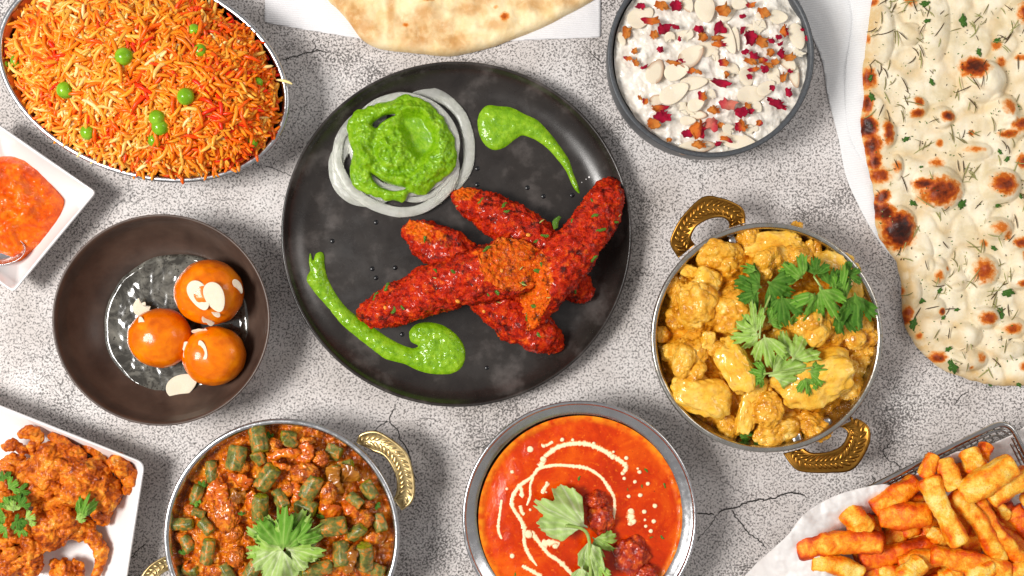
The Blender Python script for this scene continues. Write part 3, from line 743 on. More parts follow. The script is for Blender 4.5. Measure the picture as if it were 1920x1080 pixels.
# ---------------------------------------------------------------- labels for scattered bits
HRS = ['twelve', 'one', 'two', 'three', 'four', 'five', 'six', 'seven', 'eight', 'nine', 'ten', 'eleven']
ORD = ['leftmost', 'second from left', 'third from left', 'fourth from left', 'fifth from left', 'sixth from left', 'seventh from left', 'eighth from left', 'ninth from left', 'tenth from left', 'eleventh from left', 'twelfth from left', 'thirteenth from left', 'fourteenth from left']
def label_scatter(items, cx, cy, r, cat, group, host):
    """items: (obj, px, py, phrase); clock direction and distance within the dish, then order from the left"""
    b = {}
    for it in items:
        o, x, y, ph = it; dx, dy = x - cx, y - cy; q = math.hypot(dx, dy) / r
        h = HRS[int(round(math.degrees(math.atan2(dx, -dy)) / 30)) % 12]
        if q < .22: pos = f'at the middle of {host}'
        else: pos = f"{'by the rim' if q > .74 else 'midway out' if q > .45 else 'near the middle'} at {h} o'clock in {host}"
        b.setdefault(f'{ph} {pos}', []).append(it)
    for k, v in b.items():
        v.sort(key=lambda i: i[1])
        for j, it in enumerate(v):
            tag(it[0], k if len(v) == 1 else f'{k}, {ORD[j]}', cat, group)

# ================================================================== PUDDING BOWL
PB = thing('pudding_bowl', W(1318, 128, 0), 'round slate grey bowl of white rice pudding with petals at the top right', 'bowl')
dish(circ(1333, 104, 194, 140, 191), .048, [(.80, .0006), (.90, .0012), (.95, .005), (.975, .012), (.99, .024), (.998, .038), (1, .0462), (1, .0476, .0001), (1, .0482, -.0008), (1, .0480, -.0022), (1, .0470, -.0036), (.955, .040), (.94, .03), (.90, .018), (.80, .010), (.66, .0062), (.4, .0055), (.001, .0055)], 'bowl_body', MT['greybowl'], PB)
pud = food('rice_pudding', [(.3, (224, 216, 202)), (.6, (240, 234, 224)), (.8, (246, 242, 234))], 10, rough=.25, bump=.6, bmm=2.6, sss=.5, coat=.5, rad=(1, .9, .75), ssc=2, cr=.08)
PZ = .0405
po = circ(1335, 106, 184, 120, 181)
def pud_h(P, d): return .0042 * n2(P, 26, 2, 2) + .0022 * np.abs(n2(P, 9, 5, 2)) + .0035 * ss(0, 60, d) - .0008
tag(relief('rice_pudding', po, 2.4, PZ, pud_h, pud), 'lumpy white rice pudding filling the slate grey bowl', 'pudding')
def pz(x, y):
    P = np.array([[x, y]], float); d, _ = sdf(P, po); return PZ + float(pud_h(P, np.maximum(d, 0))[0])
o8 = lambda x, y: (1120 + x / 3.2727, y / 3.2727)
items = []
ALM = [('full',265,105,160,110,-30),('full',660,60,150,110,80),('skin',555,30,90,60,70),('half',815,60,150,60,-60),('full',870,20,90,70,10),('full',1110,105,105,80,5),('full',1225,225,155,85,75),
 ('half',950,190,90,60,30),('chip',985,165,90,70,70),('full',800,235,190,70,68),('half',845,280,210,50,88),('skin',575,345,165,105,-38),('full',665,305,150,85,-12),('chip',725,345,70,45,60),
 ('half',450,240,85,60,60),('chip',535,215,80,80,0),('skin',355,440,150,95,-65),('full',485,440,140,90,-15),('full',590,510,160,75,-8),('half',825,450,120,85,70),('full',915,470,110,85,75),
 ('chip',1090,450,105,70,80),('skin',1205,460,150,60,75),('skin',1170,385,110,70,50),('full',945,582,170,100,-6),('full',1035,540,120,70,-35),('full',470,572,180,100,-30),('skin',372,612,100,55,-8),
 ('chip',540,675,90,60,30),('full',605,640,100,70,-30),('half',700,595,90,50,80),('skin',620,705,95,50,5),('full',555,740,90,50,0),('full',860,865,225,95,16),('skin',605,905,220,75,-8),('half',820,795,110,60,10),
 ('chip',935,785,80,50,10),('full',980,655,70,50,60),('half',1000,90,60,50,-60),('sliver',700,500,70,20,30),('chip',1240,330,60,50,0),('full',150,240,80,40,70)]
for k, (kind, x, y, L, wd, a) in enumerate(ALM):
    px, py = o8(x, y)
    o = almond(kind, px, py, pz(px, py) + .0018 + .0009 * (k % 3), L / 3.27 * 1.04, wd / 3.27 * 1.06, a, (random.uniform(-.16, .16), random.uniform(-.16, .16)), k)
    q = 'large' if L >= 140 else 'medium' if L >= 95 else 'small'
    ph = {'full': f'{q} pale almond flake', 'skin': f'{q} almond flake with brown skin edge', 'half': f'{q} broken almond flake', 'chip': f'{q} angular almond chip', 'sliver': 'thin almond sliver'}[kind]
    items.append((o, px, py, ph))
label_scatter(items, 1333, 104, 190, 'almond flake', 'almond flakes on the rice pudding', 'pudding bowl')
# petals
def mat_petal(name, a, b_):
    s = M(name)
    f = s.math('ADD', s.math('MULTIPLY', s.attr('tip'), .8), s.math('MULTIPLY', s.noise(3, 4, .6), .5))
    c = s.ramp(f, [(.42, a), (.72, b_)])
    return s.set(c, .55, spec=.25, sss=.15, ssc=.6, rad=(1, .3, .3), nor=s.bump(s.noise(1.2, 4), .5))
PM = {'c': mat_petal('crimson_petal', (196, 20, 60), (160, 10, 50)), 'o': mat_petal('dried_orange_petal', (200, 104, 34), (222, 138, 60)),
      'x': mat_petal('two_tone_petal', (184, 18, 50), (228, 124, 46)), 'p': mat_petal('pink_petal', (222, 74, 84), (226, 130, 110))}
def petal_me(seed, mat):
    r_ = np.random.default_rng(seed)
    n = 26; a = np.arange(n) / n * 2 * PI
    rad = 1 + .42 * n2(np.c_[np.cos(a), np.sin(a)], .45, seed, 3) * 2
    rg = []
    for f in (.001, .3, .6, .85, 1):
        q = np.c_[np.cos(a) * rad * f, np.sin(a) * rad * f * .8]
        z = .35 * f * f * np.sin(a * 2 + seed) + .9 * n2(q + seed, .6, seed, 2) * f + .25
        rg.append(np.c_[q, z])
    V, F = loft(rg); F = F
    return mesh('petal', V, F[:, ::-1].copy(), mat, attrs={'tip': np.clip(V[:, 0] * .5 + .5, 0, 1)})
PT_ = {k: [petal_me(s_ * 3 + 1, PM[k]) for s_ in range(4)] for k in PM}
PET = '268,38,60,50,c 395,40,90,60,o 485,35,75,75,c 330,128,120,55,x 405,175,90,80,c 348,217,50,60,o 480,165,50,30,c 180,200,60,90,o 228,312,40,45,o 385,305,42,42,c 185,358,60,35,x 238,385,40,60,o 285,412,50,25,c 625,185,70,50,c 645,228,70,60,o 752,170,80,90,c 735,235,80,45,o 748,270,80,45,x 890,100,42,30,c 775,62,90,90,o 940,30,60,40,x 1018,82,80,70,o 935,235,90,100,c 1012,258,90,80,o 888,185,30,60,c 1148,185,45,85,x 1110,228,42,42,c 1070,250,42,40,c 1120,270,42,26,c 1130,322,42,75,c 905,320,50,40,c 965,345,70,60,c 1010,372,60,50,x 942,380,85,40,o 1060,322,55,55,o 775,382,70,60,x 465,385,90,40,o 515,372,50,30,c 570,437,60,40,x 620,440,50,30,o 760,508,125,60,c 935,468,36,36,c 1022,425,50,55,c 960,425,80,34,x 1143,472,40,80,o 1185,435,30,34,c 1073,540,38,40,c 1175,568,46,70,c 1057,610,46,35,c 1113,642,100,70,c 290,622,38,50,x 262,600,26,40,o 378,665,110,60,x 402,712,100,80,c 345,757,85,75,o 645,590,60,70,x 800,638,110,80,p 715,672,70,60,o 878,690,85,80,c 925,650,50,40,o 940,682,40,50,c 620,790,90,130,x 555,820,70,55,c 700,758,90,100,p 755,768,42,50,o 882,778,80,80,x 992,755,48,45,x 790,852,85,36,x 740,882,40,40,c 625,885,80,60,o 440,858,40,30,o 1180,352,85,55,o 1264,180,40,26,c 1289,236,30,38,c 1090,380,50,45,o 505,240,26,36,c 790,460,30,60,o 1050,400,60,34,o'
items = []
for k, t in enumerate(PET.split()):
    x, y, a, b_, c = t.split(','); x, y, a, b_ = map(float, (x, y, a, b_)); px, py = o8(x, y)
    wx, wy = a / 3.27 / 2 * S * .92, b_ / 3.27 / 2 * S / .8 * .86
    o = inst('rose_petal', PT_[c][k % 4], W(px, py, pz(px, py) + .0042 + .0006 * (k % 4)), (random.uniform(-.3, .3), random.uniform(-.3, .3), random.choice([0, .3, -.3, PI, PI - .3])), (wx, wy, (wx + wy) / 2), mods=.0003 / ((wx + wy) / 2))
    q = 'large' if max(a, b_) >= 90 else 'medium' if max(a, b_) >= 55 else 'small'
    items.append((o, px, py, q + {'c': ' crimson', 'o': ' dried orange', 'x': ' crimson and orange', 'p': ' faded pink'}[c] + ' rose petal'))
label_scatter(items, 1333, 104, 190, 'rose petal', 'dried rose petals on the rice pudding', 'pudding bowl')

# ================================================================== NAPKINS AND BREADS
def paper(name, poly, z0, th, mat, label, seed, amp=.0006):
    V_ = relief(name, np.array(poly, float) if len(poly) > 20 else rpoly(poly, 3, 3), 5, z0, lambda P, d: amp * (1 + n2(P, 70, seed, 2)) * ss(0, 25, d), mat)
    solid(V_, th, 1); return tag(V_, label, 'paper napkin')
paper('paper_napkin', [(496, 42), (560, 54), (690, 75), (830, 84), (975, 76), (1126, 70), (1126, -60), (499, -60)], .0006, .0006, MT['napkin'], 'white embossed paper napkin under the round flatbread at the top', 1)
paper('paper_napkin', cr([(1499, -60), (1508, 30), (1540, 110), (1552, 180), (1572, 260), (1586, 330), (1612, 390), (1640, 440), (1662, 470), (1700, 500), (1760, 480), (2000, 480), (2000, -60), (1760, -90)], 120), .0005, .0005, MT['napkinR'], 'white ribbed paper napkin under the herb flatbread on the right', 2, .0012)
paper('paper_napkin', cr([(1600, -60), (1598, 40), (1585, 140), (1590, 240), (1618, 300), (1660, 330), (1760, 300), (1990, 200), (1990, -60), (1760, -90)], 90), .0026, .0005, MT['napkinR'], 'upper folded layer of ribbed white paper beside the charred edge of the herb flatbread', 3, .0010)
def mat_bread(name, cream, tan, gold):
    s = M(name)
    c = s.ramp(s.noise(16, 6, .6, .3), [(.35, cream[0]), (.62, cream[1])])
    tn = s.math('MULTIPLY', s.attr('tan'), s.mask(s.noise(9, 6, .65, .4), .18, .52))
    c = s.mix(tn, c, tan)
    h = s.math('ADD', s.attr('char'), s.math('MULTIPLY', s.math('SUBTRACT', s.noise(3.2, 5, .7), .5), .55))
    h = s.math('MULTIPLY', h, s.mask(s.attr('char'), .02, .16))
    f = s.mask(h, .06, .34)
    c = s.mix(f, c, s.ramp(h, [(.15, gold), (.34, (210, 116, 30)), (.50, (164, 66, 12)), (.72, (86, 30, 12)), (1.0, (36, 22, 20))]))
    b = s.bump(s.noise(4, 6, .6), .5); b = s.bump(s.noise(.9, 4, .6), .12, prev=b)
    return s.set(c, s.ramp(h, [(.2, .55), (.8, .35)], raw=True), spec=.3, sss=.12, ssc=1.5, rad=(1, .8, .5), nor=b)
MT['flat'] = mat_bread('flatbread_crust', [(238, 206, 150), (246, 224, 180)], (190, 128, 52), (226, 160, 80))
MT['naan'] = mat_bread('naan_crust', [(218, 202, 166), (242, 231, 206)], (214, 180, 124), (232, 168, 86))
def spots_fn(sp):
    def f(P, d):
        a = np.zeros(len(P))
        for (x, y, rx, ry, v) in sp:
            q = np.sqrt(((P[:, 0] - x) / rx) ** 2 + ((P[:, 1] - y) / ry) ** 2) + .32 * n2(P, 9, x, 3)
            a = np.maximum(a, v * ss(1.4, .15, q) * (.82 if v > .78 else 1))
        return a
    return f
nb = [(600, -60), (604, -20), (616, 2), (640, 25), (660, 50), (682, 77), (722, 94), (790, 101), (840, 106), (890, 98), (930, 86), (975, 69), (1012, 55), (1060, 30), (1102, 8), (1126, -14), (1140, -60), (1080, -120), (860, -150), (660, -120)]
tan1 = [(668, 40, 26, 40, 1), (690, 60, 30, 26, .9), (735, 20, 10, 60, .8), (770, 45, 40, 22, .6), (790, 70, 46, 30, 1), (850, 80, 40, 24, .9), (800, 30, 30, 20, .7), (880, 20, 40, 16, .7), (1000, 12, 46, 14, .8), (930, 50, 30, 14, .6), (640, 5, 20, 30, .9), (1060, 8, 30, 12, .7), (905, 0, 40, 20, .8), (830, 55, 30, 20, .7)]
fb = relief('round_flatbread', wob(cr(nb, 200), 2.2, 30, 1), 2.2, .0014,
            lambda P, d: .0075 * (1 - (1 - np.clip(d / 16, 0, 1)) ** 2) ** .5 + .0030 * n2(P, 38, 2, 3) * ss(0, 20, d) + .0035 * np.exp(-(np.hypot(P[:, 0] - 800, P[:, 1] - 12) / 26) ** 2) + .0030 * np.exp(-(np.hypot(P[:, 0] - 948, P[:, 1] - 42) / 20) ** 2),
            MT['flat'], attrs={'char': spots_fn([(803, 1, 16, 9, .42), (762, 51, 7, 5, .42), (946, 36, 10, 11, .48), (930, 18, 6, 5, .34), (1085, -10, 10, 8, .5)]), 'tan': spots_fn(tan1)})
tag(fb, 'plain golden round flatbread on a napkin, cut by the top edge', 'flatbread')
# herb naan
nn = [(1640, -60), (1636, -10), (1628, 40), (1622, 90), (1616, 135), (1618, 180), (1612, 235), (1622, 290), (1636, 350), (1640, 395), (1646, 440), (1664, 468), (1682, 495), (1690, 540), (1692, 590), (1703, 625), (1728, 660), (1762, 690), (1800, 706), (1850, 720), (1900, 724), (1960, 716), (2040, 680), (2080, 500), (2080, -60), (1860, -100)]
zA = lambda x, y, r, v, r2=None: (1540 + x / 2.7, y / 2.7, r / 2.7, (r2 or r) / 2.7, v)
zB = lambda x, y, r, v, r2=None: (1560 + x / 2.7, 340 + y / 2.7, r / 2.7, (r2 or r) / 2.7, v)
CH = [zA(260,18,24,.5), zA(750,350,70,.95,60), zA(1012,85,60,.95), zA(475,525,34,.5), zA(468,582,44,.6,26), zA(620,597,42,.72,32), zA(585,730,24,.42), zA(745,680,22,.42), zA(755,762,66,.36,20), zA(572,828,50,.38,34), zA(575,975,115,.66,80), zA(500,935,60,.75,30),
      zA(890,938,78,.62,64), zA(920,550,46,.42), zA(870,236,36,.42), zA(895,322,34,.46), zA(1000,298,50,.42,22), zA(990,640,70,.62,40), zA(925,685,56,.52,24), zA(1010,822,46,.6), zA(235,400,50,.62,60), zA(228,645,48,1.1,66), zA(250,740,46,.85,70), zA(285,890,62,.6,46), zA(310,992,34,.85), zA(320,680,34,.62,72),
      zA(270,1060,50,.85,40), zA(365,850,28,.38,40), zA(440,8,40,.42), zA(225,530,30,.8,60), zA(232,200,14,.4,30), zA(262,820,40,.7,50),
      zB(320,250,92,1.15,100), zB(255,160,50,.95,60), zB(240,90,34,.8,40), zB(825,236,58,.40,40), zB(872,272,34,.36), zB(758,315,26,.4), zB(745,455,70,.5,74), zB(515,482,34,.4,44), zB(565,442,16,.36), zB(938,517,36,.5,22), zB(962,378,34,.5), zB(945,310,50,.6,30), zB(765,690,58,.55,38), zB(890,742,52,.5,34),
      zB(535,657,22,.62), zB(376,662,30,.56,40), zB(525,890,52,.6,34), zB(430,780,24,.42), zB(735,890,36,.36), zB(680,940,14,.36), zB(950,935,28,.42), zB(352,560,14,.4,40), zB(365,700,30,.5,40)]
BUB = [zA(800,420,125,.010,110), zA(575,960,130,.009,120), zA(890,945,105,.008,95), zA(1005,85,90,.009), zA(900,560,85,.006), zA(320,680,50,.005,80), zA(600,600,60,.005), zA(470,550,60,.004), zA(430,180,70,.005,60), zA(300,180,60,.005,150), zA(560,130,80,.004,200), zA(985,650,120,.006,60), zA(760,770,90,.004,50), zA(370,850,30,.004,70),
       zB(320,230,95,.007,110), zB(820,240,90,.006,60), zB(520,460,60,.005,80), zB(745,450,90,.006,90), zB(620,500,60,.004), zB(760,690,80,.006,60), zB(890,740,80,.005,60), zB(660,780,90,.005,70), zB(680,900,100,.005,60), zB(440,380,60,.004,120), zB(400,560,40,.004,90), zB(930,500,70,.005,50), zB(870,850,100,.004,50), zB(940,400,60,.006,70), zB(500,640,60,.004,60)]
def nh(P, d):
    h = .006 * (1 - (1 - np.clip(d / 18, 0, 1)) ** 2) ** .5 + .0030 * n2(P, 46, 7, 2) * ss(0, 18, d)
    for (x, y, rx, ry, v) in BUB:
        q = ((P[:, 0] - x) / rx) ** 2 + ((P[:, 1] - y) / ry) ** 2
        h = h + v * 1.35 * np.clip(1 - q, 0, 1) ** .8 * ss(0, 10, d)
    h = h - .0012 * np.exp(-(n2(P, 70, 12, 1) / .12) ** 2) + .0005 * n2(P, 17, 15, 2) * ss(0, 14, d)
    return h
NZ = .0032
naan = relief('herb_naan', wob(cr(nn, 240), 3, 16, 5), 2.0, NZ, nh, MT['naan'], attrs={'char': spots_fn(CH), 'tan': lambda P, d: np.clip(ss(30, 5, d) * .8 + .55 * n2(P, 40, 3) + .40 * np.exp(-(n2(P, 70, 12, 1) / .16) ** 2), 0, 1)})
tag(naan, 'blistered charred herb flatbread on ribbed paper along the right edge', 'flatbread')
hn = food('dried_herb', [(.3, (74, 64, 26)), (.5, (128, 120, 66)), (.75, (190, 182, 122))], 12, rough=.5, bump=.3, sss=.1)
hn2 = food('pale_herb', [(.3, (120, 126, 60)), (.6, (178, 176, 112))], 6, rough=.5, bump=.3)
hd = food('dark_herb', [(.3, (52, 36, 18)), (.6, (84, 62, 32))], 5, rough=.5, bump=.3, sss=.1)
hg = food('parsley', [(.3, (34, 74, 16)), (.7, (80, 128, 40))], 4, rough=.4, bump=.3, sss=.2, rad=(.5, 1, .2))
def needle(b_, m):
    t = np.linspace(-1, 1, 9); V, F = tube(np.c_[t, b_ * (1 - t * t), .12 * (1 - t * t)], .06 * (1 - t ** 4) + .01, .10 * (1 - t ** 4) + .01, 6)
    return mesh('needle', V, F, m)
ND = [needle(b_, m) for b_ in (.04, .16, -.1, -.3) for m in (hn, hn2, hd)]
r_ = np.random.default_rng(21); cnt = 0
NP = cr(nn, 240)
while cnt < 285:
    x, y = r_.uniform(1612, 1925), r_.uniform(-5, 725)
    p = np.array([[x, y]]); d = sdf(p, NP)[0][0]
    if d < 6 or n2(p, 38, 31, 2)[0] < .02 + .12 * r_.random(): continue
    ch = spots_fn(CH)(p, None)[0]
    if ch > .3 and r_.random() < .8: continue
    z = NZ + nh(p, np.array([d]))[0] + .0006
    L = r_.uniform(4, 15) * S * (1 if cnt % 5 else 1.6)
    me = ND[r_.integers(len(ND))]
    inst('herb_needle', me, W(x, y, z), (0, r_.normal(0, .12), r_.normal(1.5, .9)), (L, (L if L < .005 else .005) * .75, min(L, .0045)), naan); cnt += 1
spk = []
while len(spk) < 520:
    x, y = r_.uniform(1612, 1925), r_.uniform(-5, 725); p = np.array([[x, y]]); d = sdf(p, NP)[0][0]
    if d < 4: continue
    z = NZ + nh(p, np.array([d]))[0] + .0002; V, F = blobv((0, 0, 0), (1, .45, .3), sub=1, amp=.3, seed=len(spk))
    spk.append((V * r_.uniform(.0004, .0011) @ rot3((0, 0, r_.uniform(0, PI))).T + W(x, y, z), F))
for k, m_ in enumerate((hd, hn2, hg)):
    o = put('herb_specks', *join(spk[k::3]), m_, naan); o['kind'] = 'stuff'
def frond(seed):
    a = np.linspace(0, 2 * PI, 29)[:-1]; r = .62 + .38 * np.abs(np.sin(a * 2.5 + seed)) + .1 * np.sin(a * 9 + seed)
    q = np.c_[np.cos(a) * r, np.sin(a) * r * .6]
    V, F = loft([np.c_[q * .001, np.full(28, .12)], np.c_[q * .5, .12 + .08 * np.sin(a * 3)], np.c_[q, .18 * np.sin(a * 2 + seed)]])
    return mesh('frond', V, F[:, ::-1].copy(), hg)
FR = [frond(s_) for s_ in (0, 1.3, 2.1)]
for k, (x, y, L) in enumerate([zA(525,20,30,0)[:3], zA(720,105,36,0)[:3], zA(535,105,20,0)[:3], zA(255,490,26,0)[:3], zA(428,705,22,0)[:3], zA(905,768,18,0)[:3], zA(942,805,20,0)[:3], zA(465,1028,24,0)[:3], zA(712,1035,30,0)[:3], zA(895,1040,18,0)[:3], zA(250,395,20,0)[:3], zA(975,535,26,0)[:3], zA(1010,995,16,0)[:3], zA(505,845,12,0)[:3], zA(800,265,24,0)[:3], zA(890,205,22,0)[:3], zA(560,415,22,0)[:3],
     zB(405,115,22,0)[:3], zB(655,115,26,0)[:3], zB(840,120,18,0)[:3], zB(820,338,20,0)[:3], zB(905,236,14,0)[:3], zB(440,600,34,0)[:3], zB(412,722,36,0)[:3], zB(890,565,38,0)[:3], zB(855,670,36,0)[:3], zB(632,650,16,0)[:3], zB(610,935,42,0)[:3], zB(590,850,22,0)[:3], zB(945,1025,22,0)[:3], zB(565,690,16,0)[:3], zB(800,1030,14,0)[:3], zB(545,555,20,0)[:3]]):
    p = np.array([[x, y]]); d = max(sdf(p, NP)[0][0], 0); z = NZ + nh(p, np.array([d]))[0] + .0008
    inst('parsley_leaf', FR[k % 3], W(x, y, z), (0, 0, k * 1.7), L * S, naan, mods=.05)
# ================================================================== CORIANDER
def mat_leaf(name, dark, mid, vein):
    s = M(name)
    c = s.ramp(s.noise(5, 4, .6), [(.3, dark), (.7, mid)])
    c = s.mix(s.math('MULTIPLY', s.attr('vein'), .75), c, vein)
    return s.set(c, .42, spec=.35, sss=.1, ssc=.8, rad=(.7, 1, .2), nor=s.bump(s.noise(1.4, 4), .4))
LM = {'dark': mat_leaf('coriander_dark', (46, 94, 16), (86, 140, 34), (130, 172, 70)),
      'mid': mat_leaf('coriander_leaf', (74, 132, 26), (124, 180, 54), (176, 208, 110)),
      'pale': mat_leaf('coriander_pale', (132, 182, 64), (182, 214, 100), (222, 236, 170)),
      'white': mat_leaf('coriander_underside', (150, 188, 92), (204, 224, 144), (236, 242, 204))}
def leaf_me(kind, var, cup=.18):
    """fan shaped leaflet, base at origin, length 1 along +y"""
    s_ = var * 1.9; dg_ = np.linspace(-66, 66, 210); th = np.radians(dg_)
    dev = dg_ + 3 * math.sin(s_)
    u = ((dev + 66) / 44 % 1) * 2 - 1; au = np.abs(u)
    r = (1.0 - .10 * u * u) * (1 - .46 * ss(.62, 1.0, au))
    r = r * (1 - .17 * np.exp(-((au - .36) / .09) ** 2)) * (1 - .10 * np.exp(-((au - .70) / .07) ** 2)) * (1 + .05 * np.sin(dg_ * .9 + s_))
    r = r * (1 - .10 * (dg_ / 60) ** 2)
    if kind == 'white': r = r * .4 + .58
    out = np.c_[np.sin(th) * r, np.cos(th) * r]
    out = np.r_[out, [[.05, .10], [.02, 0], [-.02, 0], [-.05, .10]]]
    P, d, F = relief_data(out, .03)
    v = np.zeros(len(P))
    for a0 in (-56, -44, -31, -13, 0, 13, 31, 44, 56):
        a1 = math.radians(a0); dr = np.array([math.sin(a1), math.cos(a1)])
        al = P @ dr; pe = np.abs(P[:, 0] * dr[1] - P[:, 1] * dr[0])
        v = np.maximum(v, np.where(al > 0, np.exp(-(pe / (.028 - .012 * np.clip(al, 0, 1))) ** 2) * (1 if a0 % 44 == 0 else .5), 0))
    R = np.linalg.norm(P, axis=1)
    z = cup * (1 if var % 2 else -1) * P[:, 0] ** 2 - .22 * np.clip(R - .45, 0, 1) ** 2 * 2 + .13 * np.sin(P[:, 0] * 8 + s_) * R + .16 * n2(P, .3, var, 2) - .02 * v
    me = mesh('leaflet', np.c_[P, z], F, LM[kind], attrs={'vein': v}); return me
LF = {(k, v): leaf_me(k, v) for k in LM for v in range(3)}
stm = food('coriander_stem', [(.3, (120, 150, 60)), (.7, (170, 190, 110))], 6, rough=.35, bump=.1, sss=.3)
def sprig(label, base, z, leaves, stems=(), cat='coriander'):
    T = thing('coriander_sprig', W(base[0], base[1], z), label, cat)
    for k, lf in enumerate(leaves):
        x, y, L, ang, kind = lf[:5]; dz = lf[5] if len(lf) > 5 else 0; wd = lf[6] if len(lf) > 6 else 1
        Lm = L * S * 1.12; wd *= 1.12
        inst('leaflet', LF[kind, k % 3], W(x, y, z + dz), (random.uniform(-.3, .35), random.uniform(-.4, .4), -math.radians(ang)), (Lm * wd, Lm, Lm), T, mods=.00035 / Lm)
    for st in stems:
        pts = cr([(p[0], p[1]) for p in st[:-1]], 20, False)
        zz = np.interp(np.linspace(0, 1, len(pts)), np.linspace(0, 1, len(st) - 1), [p[2] for p in st[:-1]])
        V, F = tube(WP(pts, zz), st[-1], st[-1], 8); put('stem', V, F, stm, T)
    return T

# ================================================================== PANS WITH BRASS HANDLES
def handle(outer, inner, z0, z1, T, mat, th=.0045, leafmat=None):
    n = 70
    O = cr(outer, n, False); I_ = cr(inner, n, False)
    def rs(P):
        L = np.r_[0, np.cumsum(np.linalg.norm(np.diff(P, axis=0), axis=1))]; t = np.linspace(0, L[-1], n)
        return np.c_[np.interp(t, L, P[:, 0]), np.interp(t, L, P[:, 1])]
    O, I_ = rs(O), rs(I_)
    t = np.linspace(0, 1, n); z = z0 + (z1 - z0) * np.sin(PI * t)
    q = []
    for f, h in [(0, -th), (0, -.0006), (.05, 0), (.12, 0), (.15, -.0005), (.5, -.0004), (.85, -.0005), (.88, 0), (.95, 0), (1, -.0006), (1, -th)]:
        q.append(WP(O * (1 - f) + I_ * f, z + h))
    V = np.concatenate(q); m = len(q)
    idx = np.arange(m * n).reshape(m, n)
    F = []
    for a in range(m):
        b = (a + 1) % m
        for k in range(n - 1): F.append([idx[a, k], idx[a, k + 1], idx[b, k + 1], idx[b, k]])
    F.append(list(idx[:, 0])[::-1]); F.append(list(idx[:, -1]))
    # orient upward
    h = put('handle', V, F, mat, T)
    Mi = (O + I_) / 2; Wd = np.linalg.norm(O - I_, axis=1)
    T2 = np.gradient(Mi, axis=0); T2 /= np.linalg.norm(T2, axis=1)[:, None]
    parts = []; L = np.r_[0, np.cumsum(np.linalg.norm(np.diff(Mi, axis=0), axis=1))]
    s_ = 6.0
    while s_ < L[-1] - 6:
        k = min(np.searchsorted(L, s_), n - 2); w_ = Wd[k] * .19
        for sd in (-1, 1):
            nn = np.array([-T2[k, 1], T2[k, 0]]) * sd
            dirv = T2[k] * .75 + nn * .65; dirv /= np.linalg.norm(dirv)
            c = Mi[k] + nn * Wd[k] * .17
            Vb, Fb = ico(2); 
            ax = Vb[:, :1] * dirv * w_ * 1.15 + Vb[:, 1:2] * np.array([-dirv[1], dirv[0]]) * w_ * .45 + c
            P3 = WP(ax, z[k] - .0006); P3[:, 2] += Vb[:, 2] * .0009
            parts.append((P3, Fb))
        s_ += 9.5
    V, F = join(parts); put('leaf_relief', V, F, mat, h)
    return h
def pan(name, cx, cy, r, ry, zr, label, hs, mat, hm):
    T = thing(name, W(cx, cy, 0) * [.96, .96, 0], label, 'pan')
    dish(circ(cx, cy, r, 150, ry), zr, [(.55, .0006), (.62, .0006), (.78, .008), (.90, .022), (.955, zr - .006), (.955, zr - .002), (.985, zr - .0024, .0008), (1, zr - .0014, 0), (1, zr, -.0004), (1, zr + .0005, -.0014), (1, zr + .0004, -.0030), (1, zr - .0006, -.0042), (.942, zr - .005), (.89, .024), (.77, .0095), (.62, .0022), (.3, .0018), (.001, .0018)], 'pan_body', mat, T)
    for h in hs: handle(h[0], h[1], h[2], h[3], T, hm)
    return T
def rivets(T, pts, z):
    for x, y in pts:
        V, F = blobv(W(x, y, z), (.0042, .0042, .0024), sub=3, amp=.02); put('rivet', V, F, MT['steel'], T)

# ------------------------------------------------ okra curry pan
OP = pan('curry_pan', 528, 1006, 222, 221, .048, 'round steel pan of okra curry with brass handles at the bottom left', [
    ([(668, 830), (675, 814), (699, 807), (722, 815), (761, 846), (776, 890), (778, 926), (770, 945), (753, 957)], [(684, 838), (692, 842), (702, 848), (716, 853), (728, 865), (741, 890), (744, 911), (742, 925), (738, 935)], .036, .040),
    ([(318, 1040), (300, 1047), (278, 1062), (262, 1085), (256, 1110), (262, 1150), (290, 1180), (325, 1182)], [(322, 1068), (310, 1072), (298, 1082), (290, 1098), (290, 1118), (296, 1136), (308, 1148), (325, 1150)], .036, .040)], MT['steel'], MT['brass'])
masala = food('tomato_masala', [(.25, (88, 30, 2)), (.40, (168, 70, 4)), (.53, (218, 112, 10)), (.68, (240, 158, 40))], 7, rough=.26, bump=1.1, bmm=2.2, coat=.6, dist=.6, spots=[((52, 66, 16), 4.2, .55, .63), ((84, 30, 4), 6, .57, .70)], cr=.08)
okram = (lambda s: s.set(s.mix(s.mask(s.noise(4, 6, .7, .6), .50, .64), s.ramp(s.noise(4, 5, .6), [(.3, (66, 72, 22)), (.55, (122, 126, 56)), (.75, (172, 170, 108))]), (220, 118, 20)),
     .32, coat=.35, cr=.1, spec=.35, nor=s.bump(s.noise(1.3, 5, .6), .4)))(M('okra_skin'))
okrac = food('okra_cut', [(.3, (96, 120, 18)), (.5, (148, 160, 34)), (.7, (190, 150, 40))], 3, rough=.3, bump=.5, coat=.4)
pepm = food('cooked_tomato_strip', [(.3, (140, 48, 2)), (.5, (206, 92, 4)), (.72, (240, 150, 30))], 4, rough=.22, bump=.7, bmm=2, sss=.3, coat=.6, cr=.07)
brn = food('translucent_onion_piece', [(.3, (120, 62, 10)), (.7, (190, 122, 32))], 9, rough=.22, bump=.3, sss=.3, coat=.6)
def gravy_h(seed, H=.008, lump=.004):
    def f(P, d): return H * ss(0, 90, d) + lump * n2(P, 22, seed, 3) + lump * .5 * n2(P, 8, seed + 3, 2)
    return f
